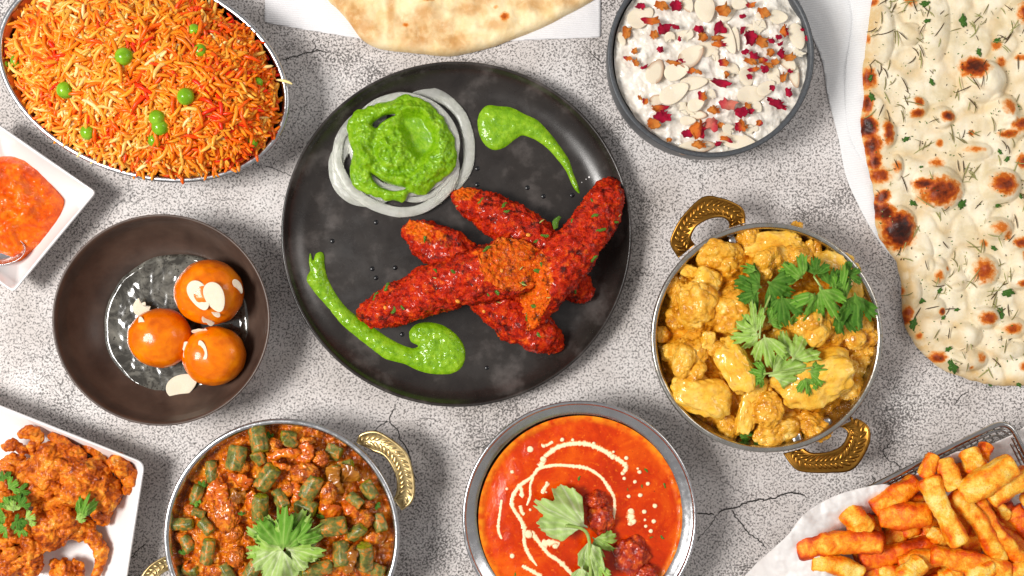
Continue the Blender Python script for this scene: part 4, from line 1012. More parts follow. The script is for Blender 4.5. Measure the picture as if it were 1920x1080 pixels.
def climb(f, cl):
    def g(P, d):
        h = f(P, d); e = ss(0, 14, d); m = np.zeros(len(P))
        for (x, y, rx, ry, hh) in cl:
            q = np.hypot((P[:, 0] - x) / rx, (P[:, 1] - y) / ry); m = np.maximum(m, hh * (ss(1.5, .75, q)))
        return h + m * e * (1 + .3 * n2(P, 12, 77, 2))
    return g
og = gravy_h(41, .013, .006); ogp = circ(534, 999, 206, 110, 206); OZ = .034
OCL = []
def hz(poly, f, z0):
    def g(x, y):
        P = np.array([[x, y]], float); d, _ = sdf(P, poly); return z0 + float(f(P, np.maximum(d, 0))[0])
    return g
oz = hz(ogp, og, OZ)
def clampc(x, y, cx, cy, m):
    q = math.hypot(x - cx, y - cy); return (x, y) if q < m else (cx + (x - cx) * m / q, cy + (y - cy) * m / q)
z5 = lambda x, y: clampc(260 + x / 3.374, 760 + y / 3.374, 528, 1006, 186)
def okra(x, y, L, wd, ang, lift, seed):
    t = np.array([0, .02, .1, .3, .5, .7, .9, .98, 1]); K = len(t); m = 40
    rr_ = np.array([.80, .95, 1, 1.02, 1.04, 1.02, 1, .95, .80]) * wd / 2 * S
    a = math.radians(ang); tl = random.uniform(-.35, .35)
    dv = np.array([math.cos(a) * math.cos(tl), math.sin(a) * math.cos(tl), math.sin(tl)])
    c = W(x, y, lift); Ls = L * S
    B = np.cross(dv, [0, 0, 1]); B /= np.linalg.norm(B); N_ = np.cross(B, dv)
    th = np.arange(m) / m * 2 * PI + seed
    prof = 1 - .10 * np.abs(np.sin(th * 2.5)) ** .8
    rings = [c + dv * (-Ls / 2) + 0 * N_ + (np.outer(np.cos(th) * prof, N_) + np.outer(np.sin(th) * prof, B)) * .002 * .1]
    for ti, ri in zip(t, rr_): rings.append(c + dv * (ti - .5) * Ls + (np.outer(np.cos(th) * prof, N_) + np.outer(np.sin(th) * prof, B)) * ri)
    rings.append(c + dv * (Ls / 2) + (np.outer(np.cos(th) * prof, N_) + np.outer(np.sin(th) * prof, B)) * .0002)
    V, F = loft(rings)
    V = V + (fbm(V * 300 + seed, 3) * .0011)[:, None] * (V - c) / (np.linalg.norm(V - c, axis=1)[:, None] + 1e-9)
    fm = np.zeros(len(F), int); fm[:m] = 1; fm[-m:] = 1
    return put('okra_piece', V, F, [okram, okrac], fmat=fm)
items = []
OK_ = [(760,215,150,120,75),(620,335,150,130,100),(465,420,130,85,80),(815,455,160,120,125),(950,165,90,95,10),(1240,285,95,100,20),(1235,765,150,125,170),(770,650,160,110,95),(1285,940,150,115,85),(440,925,150,90,100),(240,745,130,85,175),
       (310,875,100,85,60),(1060,640,130,110,20),(1090,520,150,120,120),(1430,960,160,120,90),(430,765,100,85,45),(1470,530,110,95,60),(1130,1035,180,100,170),(720,1045,120,100,120),(760,330,90,90,60),(960,235,90,70,30),(900,590,120,90,60),
       (370,560,110,80,110),(1370,600,100,80,40),(1310,380,90,70,160),(1540,740,110,90,70),(1500,1040,120,90,20),(330,1040,100,80,0),(560,1060,120,90,60),(1380,800,110,90,140),(1240,420,80,60,90),(380,680,80,60,20),(900,790,120,100,0)]
for k, (x, y, L, wd, a) in enumerate(OK_):
    px, py = z5(x, y); up = k in (0, 1, 3, 6, 7, 13)
    OCL.append((px, py, L / 6.7, wd / 6.7, .004 if up else .002))
    o = okra(px, py, L / 3.374 * 1.0, wd / 3.374 * .92, -a, oz(px, py) + (.0075 if up else .0042), k)
    items.append((o, px, py, ('large' if L * wd > 15500 else 'small' if L * wd < 8200 else 'medium') + ' cut okra piece'))
label_scatter(items, 528, 1006, 215, 'okra', 'okra pieces in the steel pan', 'okra pan')
def strip(name, pts, wr, hr, z, mat, m=14, zs=None, seed=0, amp=.0013):
    P = cr(pts, 46, False); K = len(P); t, pr = capsule_prof(K, 6)
    tt = np.linspace(0, 1, K); pr = np.clip(1 - np.abs(2 * tt - 1) ** 8, 0, 1) ** .5 + .03
    zz = z + (np.interp(tt, np.linspace(0, 1, len(zs)), zs) if zs is not None else 0)
    L = WP(P, zz)
    V, F = tube(L, hr * S * pr, wr * S * pr, m, 2.4)
    V = V + np.c_[fbm(V * 260 + seed, 3), fbm(V * 260 + seed + 9, 3), fbm(V * 260 + seed + 19, 3)] * amp * 2
    return put(name, V, F, mat)
items = []
for k, (pts, wr, hr, lift, mt, nm) in enumerate([
    ([(820,345),(860,320),(940,300),(1010,310),(990,340)], 11, 5, .010, pepm, 'curled orange tomato strip'), ([(830,350),(900,385),(985,410)], 7, 4, .010, pepm, 'thin orange tomato strip'),
    ([(1000,365),(1050,340),(1070,290),(1040,235)], 14, 7, .010, pepm, 'bent orange tomato strip'), ([(455,610),(460,560),(490,500),(530,475)], 13, 6, .009, pepm, 'red tomato strip'),
    ([(570,450),(640,460),(690,490),(640,510)], 12, 6, .008, pepm, 'short orange tomato strip'), ([(1235,380),(1230,470),(1270,560)], 17, 8, .008, brn, 'brown onion strip'),
    ([(1160,600),(1190,660),(1270,690)], 19, 9, .009, pepm, 'broad orange tomato strip'), ([(570,560),(620,590),(690,570)], 15, 7, .007, brn, 'brown onion strip'),
    ([(240,1010),(300,1040),(390,1000)], 9, 5, .007, pepm, 'thin orange tomato strip'), ([(1345,900),(1350,960),(1310,1060)], 12, 6, .009, brn, 'long brown onion strip'),
    ([(700,540),(720,600),(690,650)], 13, 6, .009, pepm, 'orange tomato strip'), ([(1290,610),(1350,680),(1400,740)], 14, 7, .007, pepm, 'orange tomato strip'),
    ([(520,500),(520,600),(560,680)], 16, 8, .010, pepm, 'broad orange tomato strip'), ([(980,480),(1000,560),(970,640)], 10, 5, .009, pepm, 'narrow orange tomato strip'),
    ([(1270,420),(1330,440),(1350,480)], 22, 4, .007, brn, 'square brown onion piece'), ([(1500,700),(1560,760)], 9, 5, .006, pepm, 'small orange tomato strip')]):
    pp = [z5(*p) for p in pts]; c = np.mean(pp, 0)
    o = strip('vegetable_strip', pp, wr * .74, hr * .55, oz(*c) + lift * .6, mt, seed=k, zs=[-.003, .001, .001, -.003])
    items.append((o, c[0], c[1], nm))
label_scatter(items, 528, 1006, 215, 'vegetable strip', 'strips of tomato and onion in the okra curry', 'okra pan')
items = []
for k, (x, y, rx, ry, dz) in enumerate([(560,690,75,110,.005),(600,800,70,70,.004),(1050,430,85,60,.010),(1150,340,50,50,.009),(1400,720,80,60,.005),(1290,180,50,30,.003),(260,830,50,40,.003),(520,560,50,40,.006),(640,390,60,40,.007),(950,530,50,50,.006),(620,960,60,60,.004),(1480,830,60,50,.003),(330,660,40,40,.004),(1200,560,50,80,.006),(700,160,40,30,.006),(1080,200,50,30,.004),(860,250,50,40,.004),(1450,620,40,30,.004),(500,1040,60,40,.003)]):
    px, py = z5(x, y)
    V, F = blobv(W(px, py, oz(px, py) + dz * .35), (rx / 3.374 * S, ry / 3.374 * S, .0050), sub=5, amp=.30, sc=.45, fine=.16, seed=k)
    items.append((put('masala_lump', V, F, masala), px, py, 'rough orange masala lump'))
label_scatter(items, 528, 1006, 215, 'curry lump', 'masala lumps in the okra curry', 'okra pan')
hz0 = oz(533, 1020) + .012
sprig('fresh green coriander sprig laid on the okra curry', (533, 1022), hz0, [(530, 1034, 68, 4, 'mid', .006, .8), (530, 1032, 65, -58, 'pale', .003, .78), (536, 1028, 68, 64, 'pale', .004, .78), (528, 1030, 55, -108, 'pale', .0, .8), (536, 1024, 63, 150, 'pale', 0, .8), (530, 1024, 62, 200, 'white', .002, .72), (550, 1018, 45, 34, 'mid', .007, .8), (520, 1018, 42, -26, 'mid', .001, .8), (540, 1030, 48, 104, 'white', .001, .7)],
      stems=[[(588, 975, hz0 - .004), (570, 995, hz0), (545, 1018, hz0 + .003), .0006]])
CLV = []
for k, (x, y, L, a, kd) in enumerate([(400, 520, 22, 20, 'dark'), (350, 590, 26, 160, 'mid'), (1190, 710, 30, -40, 'mid'), (800, 130, 22, 60, 'dark'), (240, 960, 22, 0, 'dark'), (540, 1030, 24, 90, 'dark'), (650, 700, 14, 0, 'dark'), (1495, 625, 18, 120, 'dark'), (880, 600, 22, 50, 'dark')]):
    px, py = z5(x, y); o = inst('coriander_leaf', LF[kd, k % 3], W(px, py, oz(px, py) + .0045), (.2, .1, -math.radians(a)), L / 1.6 * S, mods=.03); items = [(o, px, py, 'small cooked coriander leaf')]
    CLV.append(items[0])

tag(relief('okra_gravy', ogp, 2.0, OZ, climb(og, OCL), masala), 'thick orange tomato masala around the okra pieces in the steel pan', 'curry')
label_scatter(CLV, 528, 1006, 215, 'coriander leaf', 'chopped leaves in the okra curry', 'okra pan')
# ------------------------------------------------ cauliflower potato pan
GP = pan('curry_pan', 1438, 633, 218, 216, .050, 'round steel pan of yellow potato and cauliflower curry with dark brass handles', [
    ([(1272, 484), (1257, 459), (1261, 437), (1281, 403), (1318, 369), (1353, 371), (1383, 383), (1396, 397), (1398, 418)], [(1304, 458), (1297, 450), (1297, 441), (1307, 424), (1330, 411), (1352, 408), (1363, 413), (1367, 420), (1366, 428)], .040, .047),
    ([(1468, 850), (1485, 874), (1505, 885), (1556, 887), (1600, 880), (1628, 839), (1632, 808), (1622, 793), (1606, 784)], [(1508, 840), (1516, 846), (1528, 849), (1556, 846), (1579, 834), (1589, 813), (1586, 806), (1580, 802), (1574, 800)], .036, .041)], MT['steelw'], MT['brassd'])
rivets(GP, [(1374, 452), (1550, 792), (1400, 440), (1493, 818)], .040)
ggm = food('turmeric_gravy', [(.25, (130, 72, 4)), (.42, (204, 130, 14)), (.56, (234, 164, 36)), (.72, (248, 198, 80))], 7, rough=.26, bump=1.2, bmm=2.2, coat=.55, dist=.5, cr=.08)
gg = gravy_h(61, .012, .005); ggp = circ(1429, 631, 198, 110, 197); GZ = .030
GCL = []
gz = hz(ggp, gg, GZ)
z4 = lambda x, y: (1200 + x / 1.9646, 350 + y / 1.9646)
pot = food('curried_potato', [(.25, (214, 142, 20)), (.45, (244, 188, 58)), (.75, (255, 220, 120))], 10, rough=.24, bump=.7, bmm=3, sss=.3, coat=.7, dist=.5, rad=(1, .7, .3), cr=.08, spots=[((206, 132, 22), 5, .46, .60), ((150, 78, 4), 2, .60, .70)])
cau = food('curried_cauliflower', [(.28, (170, 98, 8)), (.44, (222, 152, 30)), (.58, (242, 184, 64)), (.72, (252, 214, 126))], 9, rough=.28, bump=1.0, bmm=1.7, sss=.2, coat=.5, dist=.4, rad=(1, .7, .3), spots=[((112, 84, 26), 2.2, .62, .70), ((176, 100, 8), 5, .56, .68)], cr=.1)
items = []
for k, (x, y, L, wd, a, dz, p) in enumerate([(225,765,195,120,18,.016,3.2),(350,660,95,170,-25,.020,2.6),(645,715,240,165,-20,.018,3.4),(735,262,140,85,12,.017,2.8),(832,325,75,135,-8,.018,2.6),(480,215,190,80,-8,.014,2.6),(395,830,60,140,8,.012,3),
     (640,560,60,50,10,.010,3),(250,568,44,60,5,.018,4),(540,560,110,60,10,.010,3),(120,610,70,60,0,.010,3),(250,345,90,70,25,.019,3),(430,745,70,90,20,.012,3),(795,655,70,110,10,.012,3),(180,310,60,40,20,.017,3)]):
    px, py = clampc(*z4(x, y), 1434, 634, 206 - .42 * min(L, wd) / 1.9646); z = gz(px, py) + dz * .72
    GCL.append((px, py, min(L, wd) / 3.93 * 1.1, min(L, wd) / 3.93 * 1.1, dz * .75))
    V, F = blobv(W(px, py, z), (L / 3.93 * S * 1.06, wd / 3.93 * S * 1.06, min(L, wd) / 3.93 * S * .75), (random.uniform(-.2, .2), random.uniform(-.2, .2), -math.radians(a)), sub=5, p=3.4, amp=.42, sc=.8, fine=.07, seed=k + 3)
    items.append((put('potato_chunk', V, F, pot), px, py, ('large' if L * wd > 18000 else 'small' if L * wd < 6000 else 'medium') + ' yellow potato chunk'))
label_scatter(items, 1438, 633, 210, 'potato', 'potato chunks in the yellow curry', 'yellow curry')
def floret(c, r, e, seed, flat=.7):
    V, F = ico(6); U = V.copy()
    d1 = worleyd(V, 18, seed); d2 = worleyd(V, 300, seed + 50)
    top = ss(-.6, .2, V[:, 2])
    h = .34 * np.sqrt(np.clip(1 - (d1 / .58) ** 2, 0, 1)) + .085 * np.sqrt(np.clip(1 - (d2 / .15) ** 2, 0, 1))
    h = h * (.35 + .65 * top) + .20 * fbm(V / .8 + seed, 2) + .03 * fbm(V * 9, 2)
    U = V * (.74 + h)[:, None] * np.array([*r, r[0] * flat])
    return U @ rot3(e).T + c, F
items = []
for k, (x, y, rx, ry, dz) in enumerate([(295,265,82,72,.016),(340,455,78,85,.019),(430,470,60,60,.016),(620,490,98,88,.021),(790,540,80,80,.015),(205,430,95,85,.016),(185,630,95,65,.012),(500,880,95,60,.010),(800,750,62,66,.012),(640,900,70,45,.009),(400,195,60,45,.012),
     (630,235,50,35,.014),(300,605,50,40,.014),(130,375,50,50,.012),(560,270,75,60,.014),(840,620,60,50,.012),(460,290,70,50,.014),(720,520,70,70,.015),(330,880,50,40,.008),(560,185,60,30,.010),(78,545,26,30,.010),(130,485,40,40,.012),(860,420,44,60,.012),(470,820,70,60,.011)]):
    px, py = clampc(*z4(x, y), 1434, 634, 208 - .9 * min(rx, ry) / 1.9646); z = gz(px, py) + dz * .7
    GCL.append((px, py, rx / 1.9646, ry / 1.9646, dz * .7))
    V, F = floret(W(px, py, z), (rx / 1.9646 * S * .98, ry / 1.9646 * S * .98), (random.uniform(-.5, .5), random.uniform(-.5, .5), random.uniform(0, 6)), k * 3 + 1)
    items.append((put('cauliflower_floret', V, F, cau), px, py, ('large' if rx * ry > 5600 else 'small' if rx * ry < 2700 else 'medium') + ' bumpy cauliflower floret'))
tag(relief('turmeric_gravy', ggp, 2.0, GZ, climb(gg, GCL), ggm), 'coarse yellow turmeric gravy between potato and cauliflower pieces', 'curry')
label_scatter(items, 1438, 633, 210, 'cauliflower', 'cauliflower florets in the yellow curry', 'yellow curry')
def L4(x, y, L, a, kd, dz=0, wd=1): px, py = z4(x, y); return (px, py, L / 1.9646 * .84, a, kd, dz, wd)
ZG = .066
sprig('coriander sprig of many leaves at the upper right of the yellow curry', z4(680, 350), ZG, [L4(600,340,90,-50,'mid',.001),L4(640,330,70,10,'dark',0),L4(560,320,50,-80,'mid',0),L4(650,390,110,-150,'mid',.003,.8),L4(660,370,130,150,'mid',.005,.62),L4(700,370,80,20,'dark',.001),L4(735,430,140,8,'mid',.002,.35),
      L4(790,390,135,178,'dark',.004,.7),L4(730,450,110,140,'dark',.001,.7),L4(760,330,60,60,'dark',0),L4(610,440,90,180,'mid',.002,.8)], stems=[[(*z4(640, 330), ZG), (*z4(690, 400), ZG + .003), (*z4(760, 470), ZG), .0008]])
sprig('coriander sprig with a long pale leaf left of centre on the yellow curry', z4(440, 480), ZG, [L4(450,370,100,-75,'dark',0),L4(440,390,80,-110,'dark',-.001),L4(470,350,110,120,'dark',.002),L4(520,400,110,170,'dark',.001,.8),L4(430,545,125,-8,'pale',.004,.42),L4(445,540,110,-110,'pale',.003,.7),L4(455,545,130,165,'pale',.003,.62),L4(470,500,60,60,'mid',.001),L4(430,310,60,-70,'mid',0,.4),L4(410,500,50,-140,'mid',0)],
      stems=[[(*z4(440, 560), ZG + .003), (*z4(450, 480), ZG + .004), (*z4(480, 400), ZG), .0008]])
sprig('pale coriander leaf cluster lowest on the yellow curry', z4(560, 670), ZG - .001, [L4(480,700,170,72,'pale',.003,.7),L4(560,640,110,30,'pale',.001),L4(620,680,80,95,'mid',.001,.8),L4(610,700,70,170,'mid',0,.7),L4(470,690,70,-80,'mid',-.001,.8),L4(440,690,50,-150,'mid',-.002)],
      stems=[[(*z4(455, 690), ZG), (*z4(540, 680), ZG + .003), (*z4(640, 665), ZG), .0007]])
sprig('single dark coriander leaf tucked against the lower wall of the yellow curry pan', z4(390, 912), .040, [L4(360,912,64,88,'dark',0,.6), L4(425,930,24,150,'dark'), L4(320,885,30,30,'dark')])

# ================================================================== TOMATO CURRY BOWL
TB = thing('curry_bowl', W(1084, 955, 0), 'wide rimmed steel bowl of smooth red orange curry with cream at the bottom', 'bowl')
dish(circ(1087, 971, 220, 150, 219), .050, [(.5, .0006), (.55, .0006), (.75, .014), (.90, .036), (.965, .0465), (1, .0478), (1, .0490, .0002), (1, .0500, -.0002), (1, .0504, -.0012), (1, .0500, -.0022), (.975, .0488), (.962, .0484), (.945, .0474), (.915, .0459), (.885, .0444), (.865, .0425), (.80, .0310), (.70, .0150), (.55, .0045), (.3, .003), (.001, .003)], 'bowl_body', MT['steel'], TB)
def mat_curry():
    s = M('tomato_cream_curry')
    c = s.ramp(s.noise(24, 6, .65, .6), [(.3, (174, 36, 0)), (.5, (206, 56, 0)), (.68, (226, 90, 4))])
    c = s.mix(s.mask(s.noise(1.1, 2, .5), .70, .74), c, (120, 40, 6))
    c = s.mix(s.math('MULTIPLY', s.attr('oil'), s.mask(s.noise(6, 4), .3, .6)), c, (238, 138, 20))
    c = s.mix(s.math('MULTIPLY', s.mask(s.noise(3.2, 4, .7), .58, .70), .6), c, (248, 122, 20))
    return s.set(c, .22, spec=.2, coat=.3, cr=.05, sss=.1, ssc=1, rad=(1, .5, .2), nor=s.bump(s.noise(2.2, 5, .6), .25))
tcp = circ(1089, 971, 192, 130, 192); TZ = .0430
def tch(P, d): return .0022 * ss(0, 60, d) + .0006 * n2(P, 30, 3, 2) + .012 * np.exp(-(np.hypot(P[:, 0] - 1100, P[:, 1] - 975) / 45) ** 2) * .3 + .0012 * ss(14, 3, d)
TC = relief('tomato_curry', tcp, 2.6, TZ, tch, mat_curry(), attrs={'oil': lambda P, d: ss(16, 3, d)})
tag(TC, 'smooth red orange curry with a spiral of cream filling the steel bowl', 'curry')
tz = hz(tcp, tch, TZ)
def mat_cream():
    s = M('cream')
    k = s.mask(s.math('ADD', s.attr('fade'), s.math('MULTIPLY', s.math('SUBTRACT', s.noise(1.6, 4, .7), .5), 1.3)), .35, .85)
    return s.set(s.mix(k, (252, 232, 190), (232, 104, 20)), .3, spec=.2, coat=.2, cr=.05, sss=.1)
cream = mat_cream()
z6 = lambda x, y: (840 + x / 3.176, 740 + y / 3.176)
def ribbon(pts, w0, seed, name='cream_line'):
    P = cr([z6(*p) for p in pts], 26 * len(pts), False); K = len(P); t = np.linspace(0, 1, K)
    ww = w0 * 1.18 * (.65 + .55 * np.abs(n2(P, 7, seed, 2)) * 1.6) * np.clip(1 - np.abs(2 * t - 1) ** 10, .05, 1) ** .5
    T_2 = np.gradient(P, axis=0); T_2 /= np.linalg.norm(T_2, axis=1)[:, None] + 1e-9; Nn = np.c_[-T_2[:, 1], T_2[:, 0]]
    pz_ = np.array([tz(*p) for p in P[::6]]); pz_ = np.interp(np.arange(K), np.arange(0, K, 6), pz_)
    rg = [WP(P + Nn * (ww * f)[:, None], pz_ + h) for f, h in [(-1.2, -.0001), (-.8, .0002), (-.4, .0003), (0, .0004), (.4, .0003), (.8, .0002), (1.2, -.0001)]]
    V = np.concatenate(rg); idx = np.arange(7 * K).reshape(7, K); F = [[idx[a, k], idx[a + 1, k], idx[a + 1, k + 1], idx[a, k + 1]] for a in range(6) for k in range(K - 1)]
    return put(name, V, F, cream, TC, attrs={'fade': np.repeat([1, .62, .2, 0, .2, .62, 1.], K)})
for k, (pts, w0) in enumerate([([(570,375),(600,350),(660,310),(740,292),(830,295),(910,325),(980,365),(1040,405),(1062,435),(1040,468)], 5.0), ([(570,420),(530,450),(500,490),(430,540),(385,610),(385,670),(430,740),(455,800),(455,880),(480,950),(530,1020)], 4.2),
     ([(520,460),(560,435),(640,420),(740,425),(830,440),(910,490),(960,560),(990,620),(990,700),(980,760)], 3.6), ([(510,490),(490,540),(490,600),(470,660)], 2.8), ([(570,375),(565,400),(545,430)], 6), ([(600,525),(580,550),(560,590)], 3.6),
     ([(640,605),(690,590),(760,565)], 2.6), ([(320,625),(310,700),(300,800),(320,860)], 2.8), ([(450,850),(500,820),(520,850),(560,900),(600,950),(660,990),(720,1050),(760,1100)], 4.4), ([(560,890),(620,880),(660,900)], 7),
     ([(440,1020),(500,1050),(560,1090)], 4), ([(555,300),(590,300),(625,280)], 3.2), ([(430,540),(440,590),(430,605)], 4), ([(430,660),(440,700),(455,715)], 4), ([(1110,900),(1180,1010),(1190,1060)], 1.6), ([(1090,690),(1090,740),(1110,770)], 7), ([(980,940),(1010,910),(1050,880)], 3)]):
    ribbon(pts, w0, k + 2)
for x, y, r in [(490,325,9),(680,268,6),(742,270,5),(382,460,6),(350,560,4.5),(382,960,7.5),(1062,377,6),(1060,432,6),(1040,468,6),(1050,498,5),(1113,518,5.5),(1190,530,6),(1075,605,5.5),(1145,598,6.5),(1232,662,7),(1168,697,6.5),(1225,753,6.5),(1178,783,5),(1207,812,6),(1090,695,9),(1105,755,8),(1140,460,6),(568,385,9),(570,305,6),(985,340,4),(980,370,8),(868,290,5),(590,525,5),(585,580,3),(480,830,13),(1080,770,5),(490,685,4),(1173,745,4),(640,900,9),(1130,440,4)]:
    px, py = z6(x, y); V, F = blobv(W(px, py, tz(px, py)), (r * S * .62 * 1.15, r * S * .62 * 1.1, .0009), sub=2, amp=.25, seed=x); z_ = V[:, 2]; put('cream_drop', V, F, cream, TC, attrs={'fade': np.clip(1.1 - (z_ - z_.mean()) / (z_.max() - z_.mean()), 0, 1)})
for x, y, r in [(780,498,5),(1180,450,5),(1290,540,5),(1275,850,5),(400,1070,4),(1210,850,3.5),(1155,545,3.5),(1070,565,2.5)]:
    px, py = z6(x, y); inst('herb_flake', FL[int(x) % 4], W(px, py, tz(px, py) + .0002), (0, 0, x), r * S * .8, TC)
chk = food('tandoori_chicken', [(.25, (96, 14, 2)), (.45, (168, 34, 2)), (.6, (214, 78, 8)), (.75, (236, 128, 30))], 5, rough=.24, bump=1.4, bmm=1.8, coat=.6, cr=.08)
for k, (x, y, rx, ry, dz, lab) in enumerate([(880,630,62,52,.007,'upper red chicken chunk beside the pale coriander leaf in tomato curry'), (910,740,75,90,.005,'dark red chicken chunk below the upper one in the tomato curry'), (1090,960,90,110,.006,'red chicken chunk at the lower right of the coriander in tomato curry'), (1170,1060,70,60,.003,'low red chicken chunk at the bottom edge of the tomato curry')]):
    px, py = z6(x, y); V, F = blobv(W(px, py, tz(px, py) + dz * .1), (rx / 3.176 * S, ry / 3.176 * S, .009), sub=5, amp=.42, sc=.6, fine=.10, seed=k + 30)
    tag(put('chicken_piece', V, F, chk), lab, 'chicken', 'chicken pieces in the tomato curry')
ZT = .058
def L6(x, y, L, a, kd, dz=0, wd=1): px, py = z6(x, y); return (px, py, L / 3.176, a, kd, dz, wd)
sprig('pale coriander sprig with three leaves in the middle of the tomato curry', z6(840, 840), ZT, [L6(835,800,300,-62,'white',.003,.52), L6(835,850,240,172,'white',.002,.34), L6(860,850,150,128,'pale',-.001,.6), L6(880,1000,110,165,'pale',-.002,.7), L6(800,1020,130,186,'white',-.001,.5)],
      stems=[[(*z6(700, 780), ZT + .005), (*z6(830, 830), ZT + .004), (*z6(850, 1100), ZT), .0012]])
# ================================================================== WHITE PLATTER WITH ONION FRITTERS
china_dish('rectangular_dish', [(272, 868), (214, 1240), (-330, 1120), (-230, 668)], 16, .030, 'large white rectangular china dish of onion fritters at the bottom left corner', .66)
frit = food('onion_fritter_batter', [(.30, (92, 30, 4)), (.41, (166, 70, 8)), (.51, (212, 108, 18)), (.62, (238, 148, 40)), (.76, (248, 186, 92))], 9, rough=.36, bump=.6, bmm=2.2, coat=.12, dist=.9, sss=.2, cr=.1,
            spots=[((112, 36, 6), 5, .53, .64), ((70, 18, 12), 9, .58, .66)])
def fritter(label, strands, balls, z, seed, vox=.00062, nz=1.0):
    parts = []
    rs_ = random.Random(seed)
    for st in strands:
        pts = cr([p[:2] for p in st[0]], 30, False); K = len(pts)
        zz = z + np.interp(np.linspace(0, 1, K), np.linspace(0, 1, len(st[0])), [p[2] for p in st[0]])
        t = np.linspace(0, 1, K); pr = np.clip(1 - np.abs(2 * t - 1) ** 6, 0, 1) ** .5 * (1 + .25 * np.sin(t * 9 + seed)) + .05
        parts.append(tube(WP(pts, zz), st[1] * S * pr * .8, st[1] * S * pr, 12))
    for (x, y, dz, rx, ry, rz) in balls:
        parts.append(blobv(W(x, y, z + dz), (rx * S, ry * S, rz * S), (0, 0, rs_.uniform(0, 3)), sub=3, amp=.3, sc=.6, seed=rs_.random() * 50))
    V, F = join(parts)
    V, N_, F = remesh(V, F, vox, 2)
    h = .0026 * np.abs(fbm(V * 150 + seed, 2)) + .0012 * fbm(V * 420 + seed, 3)
    V = V + N_ * (h * nz)[:, None]
    o = put('onion_fritter', V, F, frit); return tag(o, label, 'fritter', 'onion fritters in the white dish')
f4 = lambda x, y: (x / 3.177, 740 + y / 3.177)
rs = random.Random(5)
def ring_strands(cx, cy, rx, ry, n, z0, z1, wd, seed):
    r_ = random.Random(seed); out = []
    for i in range(n):
        a = r_.uniform(0, 6.28); q = r_.uniform(.25, 1) ; x0, y0 = cx + rx * q * math.cos(a), cy + ry * q * math.sin(a)
        b_ = a + PI / 2 + r_.uniform(-.7, .7); L = r_.uniform(60, 130); cv = r_.uniform(-40, 40)
        p = []
        for t in (-1, -.4, .3, 1):
            xx = x0 + math.cos(b_) * L * t - math.sin(b_) * cv * (1 - t * t); yy = y0 + math.sin(b_) * L * t * .8 + math.cos(b_) * cv * (1 - t * t)
            hh = z0 + (z1 - z0) * max(0, 1 - ((xx - cx) / rx) ** 2 * .8 - ((yy - cy) / ry) ** 2 * .8)
            p.append((*f4(xx, yy), hh + r_.uniform(-.001, .003)))
        out.append((p, wd * r_.uniform(.7, 1.3)))
    return out
ST = ring_strands(370, 510, 275, 215, 30, .006, .022, 7.5, 3)
ST += [([(*f4(110, 240), .012), (*f4(180, 225), .016), (*f4(235, 260), .016), (*f4(170, 330), .018)], 10), ([(*f4(20, 320), .010), (*f4(90, 300), .014), (*f4(150, 350), .014)], 8), ([(*f4(290, 240), .012), (*f4(400, 300), .016), (*f4(510, 370), .010)], 8),
       ([(*f4(120, 480), .016), (*f4(150, 570), .016), (*f4(210, 650), .012)], 12), ([(*f4(420, 430), .020), (*f4(520, 470), .022), (*f4(640, 530), .018)], 14), ([(*f4(560, 420), .012), (*f4(640, 480), .014), (*f4(700, 560), .012)], 9), ([(*f4(40, 470), .012), (*f4(30, 540), .01), (*f4(80, 430), .016)], 12)]
BA = [(*f4(300, 450), .012, 54, 40, 36), (*f4(500, 520), .014, 50, 44, 38), (*f4(620, 590), .010, 32, 34, 30), (*f4(180, 470), .010, 34, 26, 28), (*f4(600, 680), .006, 30, 20, 22), (*f4(380, 600), .006, 40, 30, 24), (*f4(240, 560), .008, 22, 32, 26), (*f4(380, 330), .010, 22, 14, 22), (*f4(450, 430), .014, 34, 20, 24), (*f4(90, 440), .006, 28, 26, 20)]
fritter('largest knobbly orange onion fritter filling the middle of the white dish', ST, BA, .010, 11)
ST = ring_strands(330, 780, 170, 70, 8, .004, .014, 8, 9)
fritter('smooth battered orange fritter lobe in front of the largest fritter', ST + [([(*f4(200, 760), .010), (*f4(300, 770), .016), (*f4(440, 700), .014)], 18)], [(*f4(300, 800), .010, 40, 24, 26), (*f4(250, 830), .008, 24, 14, 20), (*f4(430, 800), .004, 36, 18, 18), (*f4(490, 800), .002, 24, 22, 14), (*f4(400, 730), .010, 30, 18, 22)], .012, 12)
ST = ring_strands(90, 930, 200, 130, 32, .005, .018, 5.6, 13)
fritter('dark shredded onion fritter in the lower left corner of the white dish', ST, [(*f4(60, 930), .004, 44, 30, 22), (*f4(160, 1000), .004, 30, 24, 20), (*f4(40, 1060), .008, 34, 18, 22), (*f4(150, 860), .004, 40, 14, 16), (*f4(10, 870), .004, 40, 24, 18)], .010, 14)
fritter('small two lobed fritter bit lying against the right edge of the white dish', [([(*f4(690, 400), .012), (*f4(720, 440), .014), (*f4(770, 470), .012)], 12)], [(*f4(700, 405), .010, 17, 17, 14), (*f4(745, 430), .010, 12, 12, 12), (*f4(775, 490), .008, 16, 20, 14), (*f4(760, 560), .006, 10, 10, 10)], .014, 15)
fritter('thin curled strand of fried onion hanging down the right part of the white dish', [([(*f4(535, 790), .010), (*f4(560, 860), .010), (*f4(600, 930), .010), (*f4(595, 1010), .008), (*f4(560, 1090), .008)], 10)], [(*f4(550, 850), .006, 14, 18, 12), (*f4(585, 900), .004, 10, 16, 10)], .008, 16)
fritter('small pointed fritter at the bottom edge of the picture in the white dish', ring_strands(380, 1070, 60, 40, 6, .002, .010, 7, 17), [(*f4(385, 1060), .006, 24, 18, 16), (*f4(380, 1020), .006, 9, 14, 9)], .008, 17)
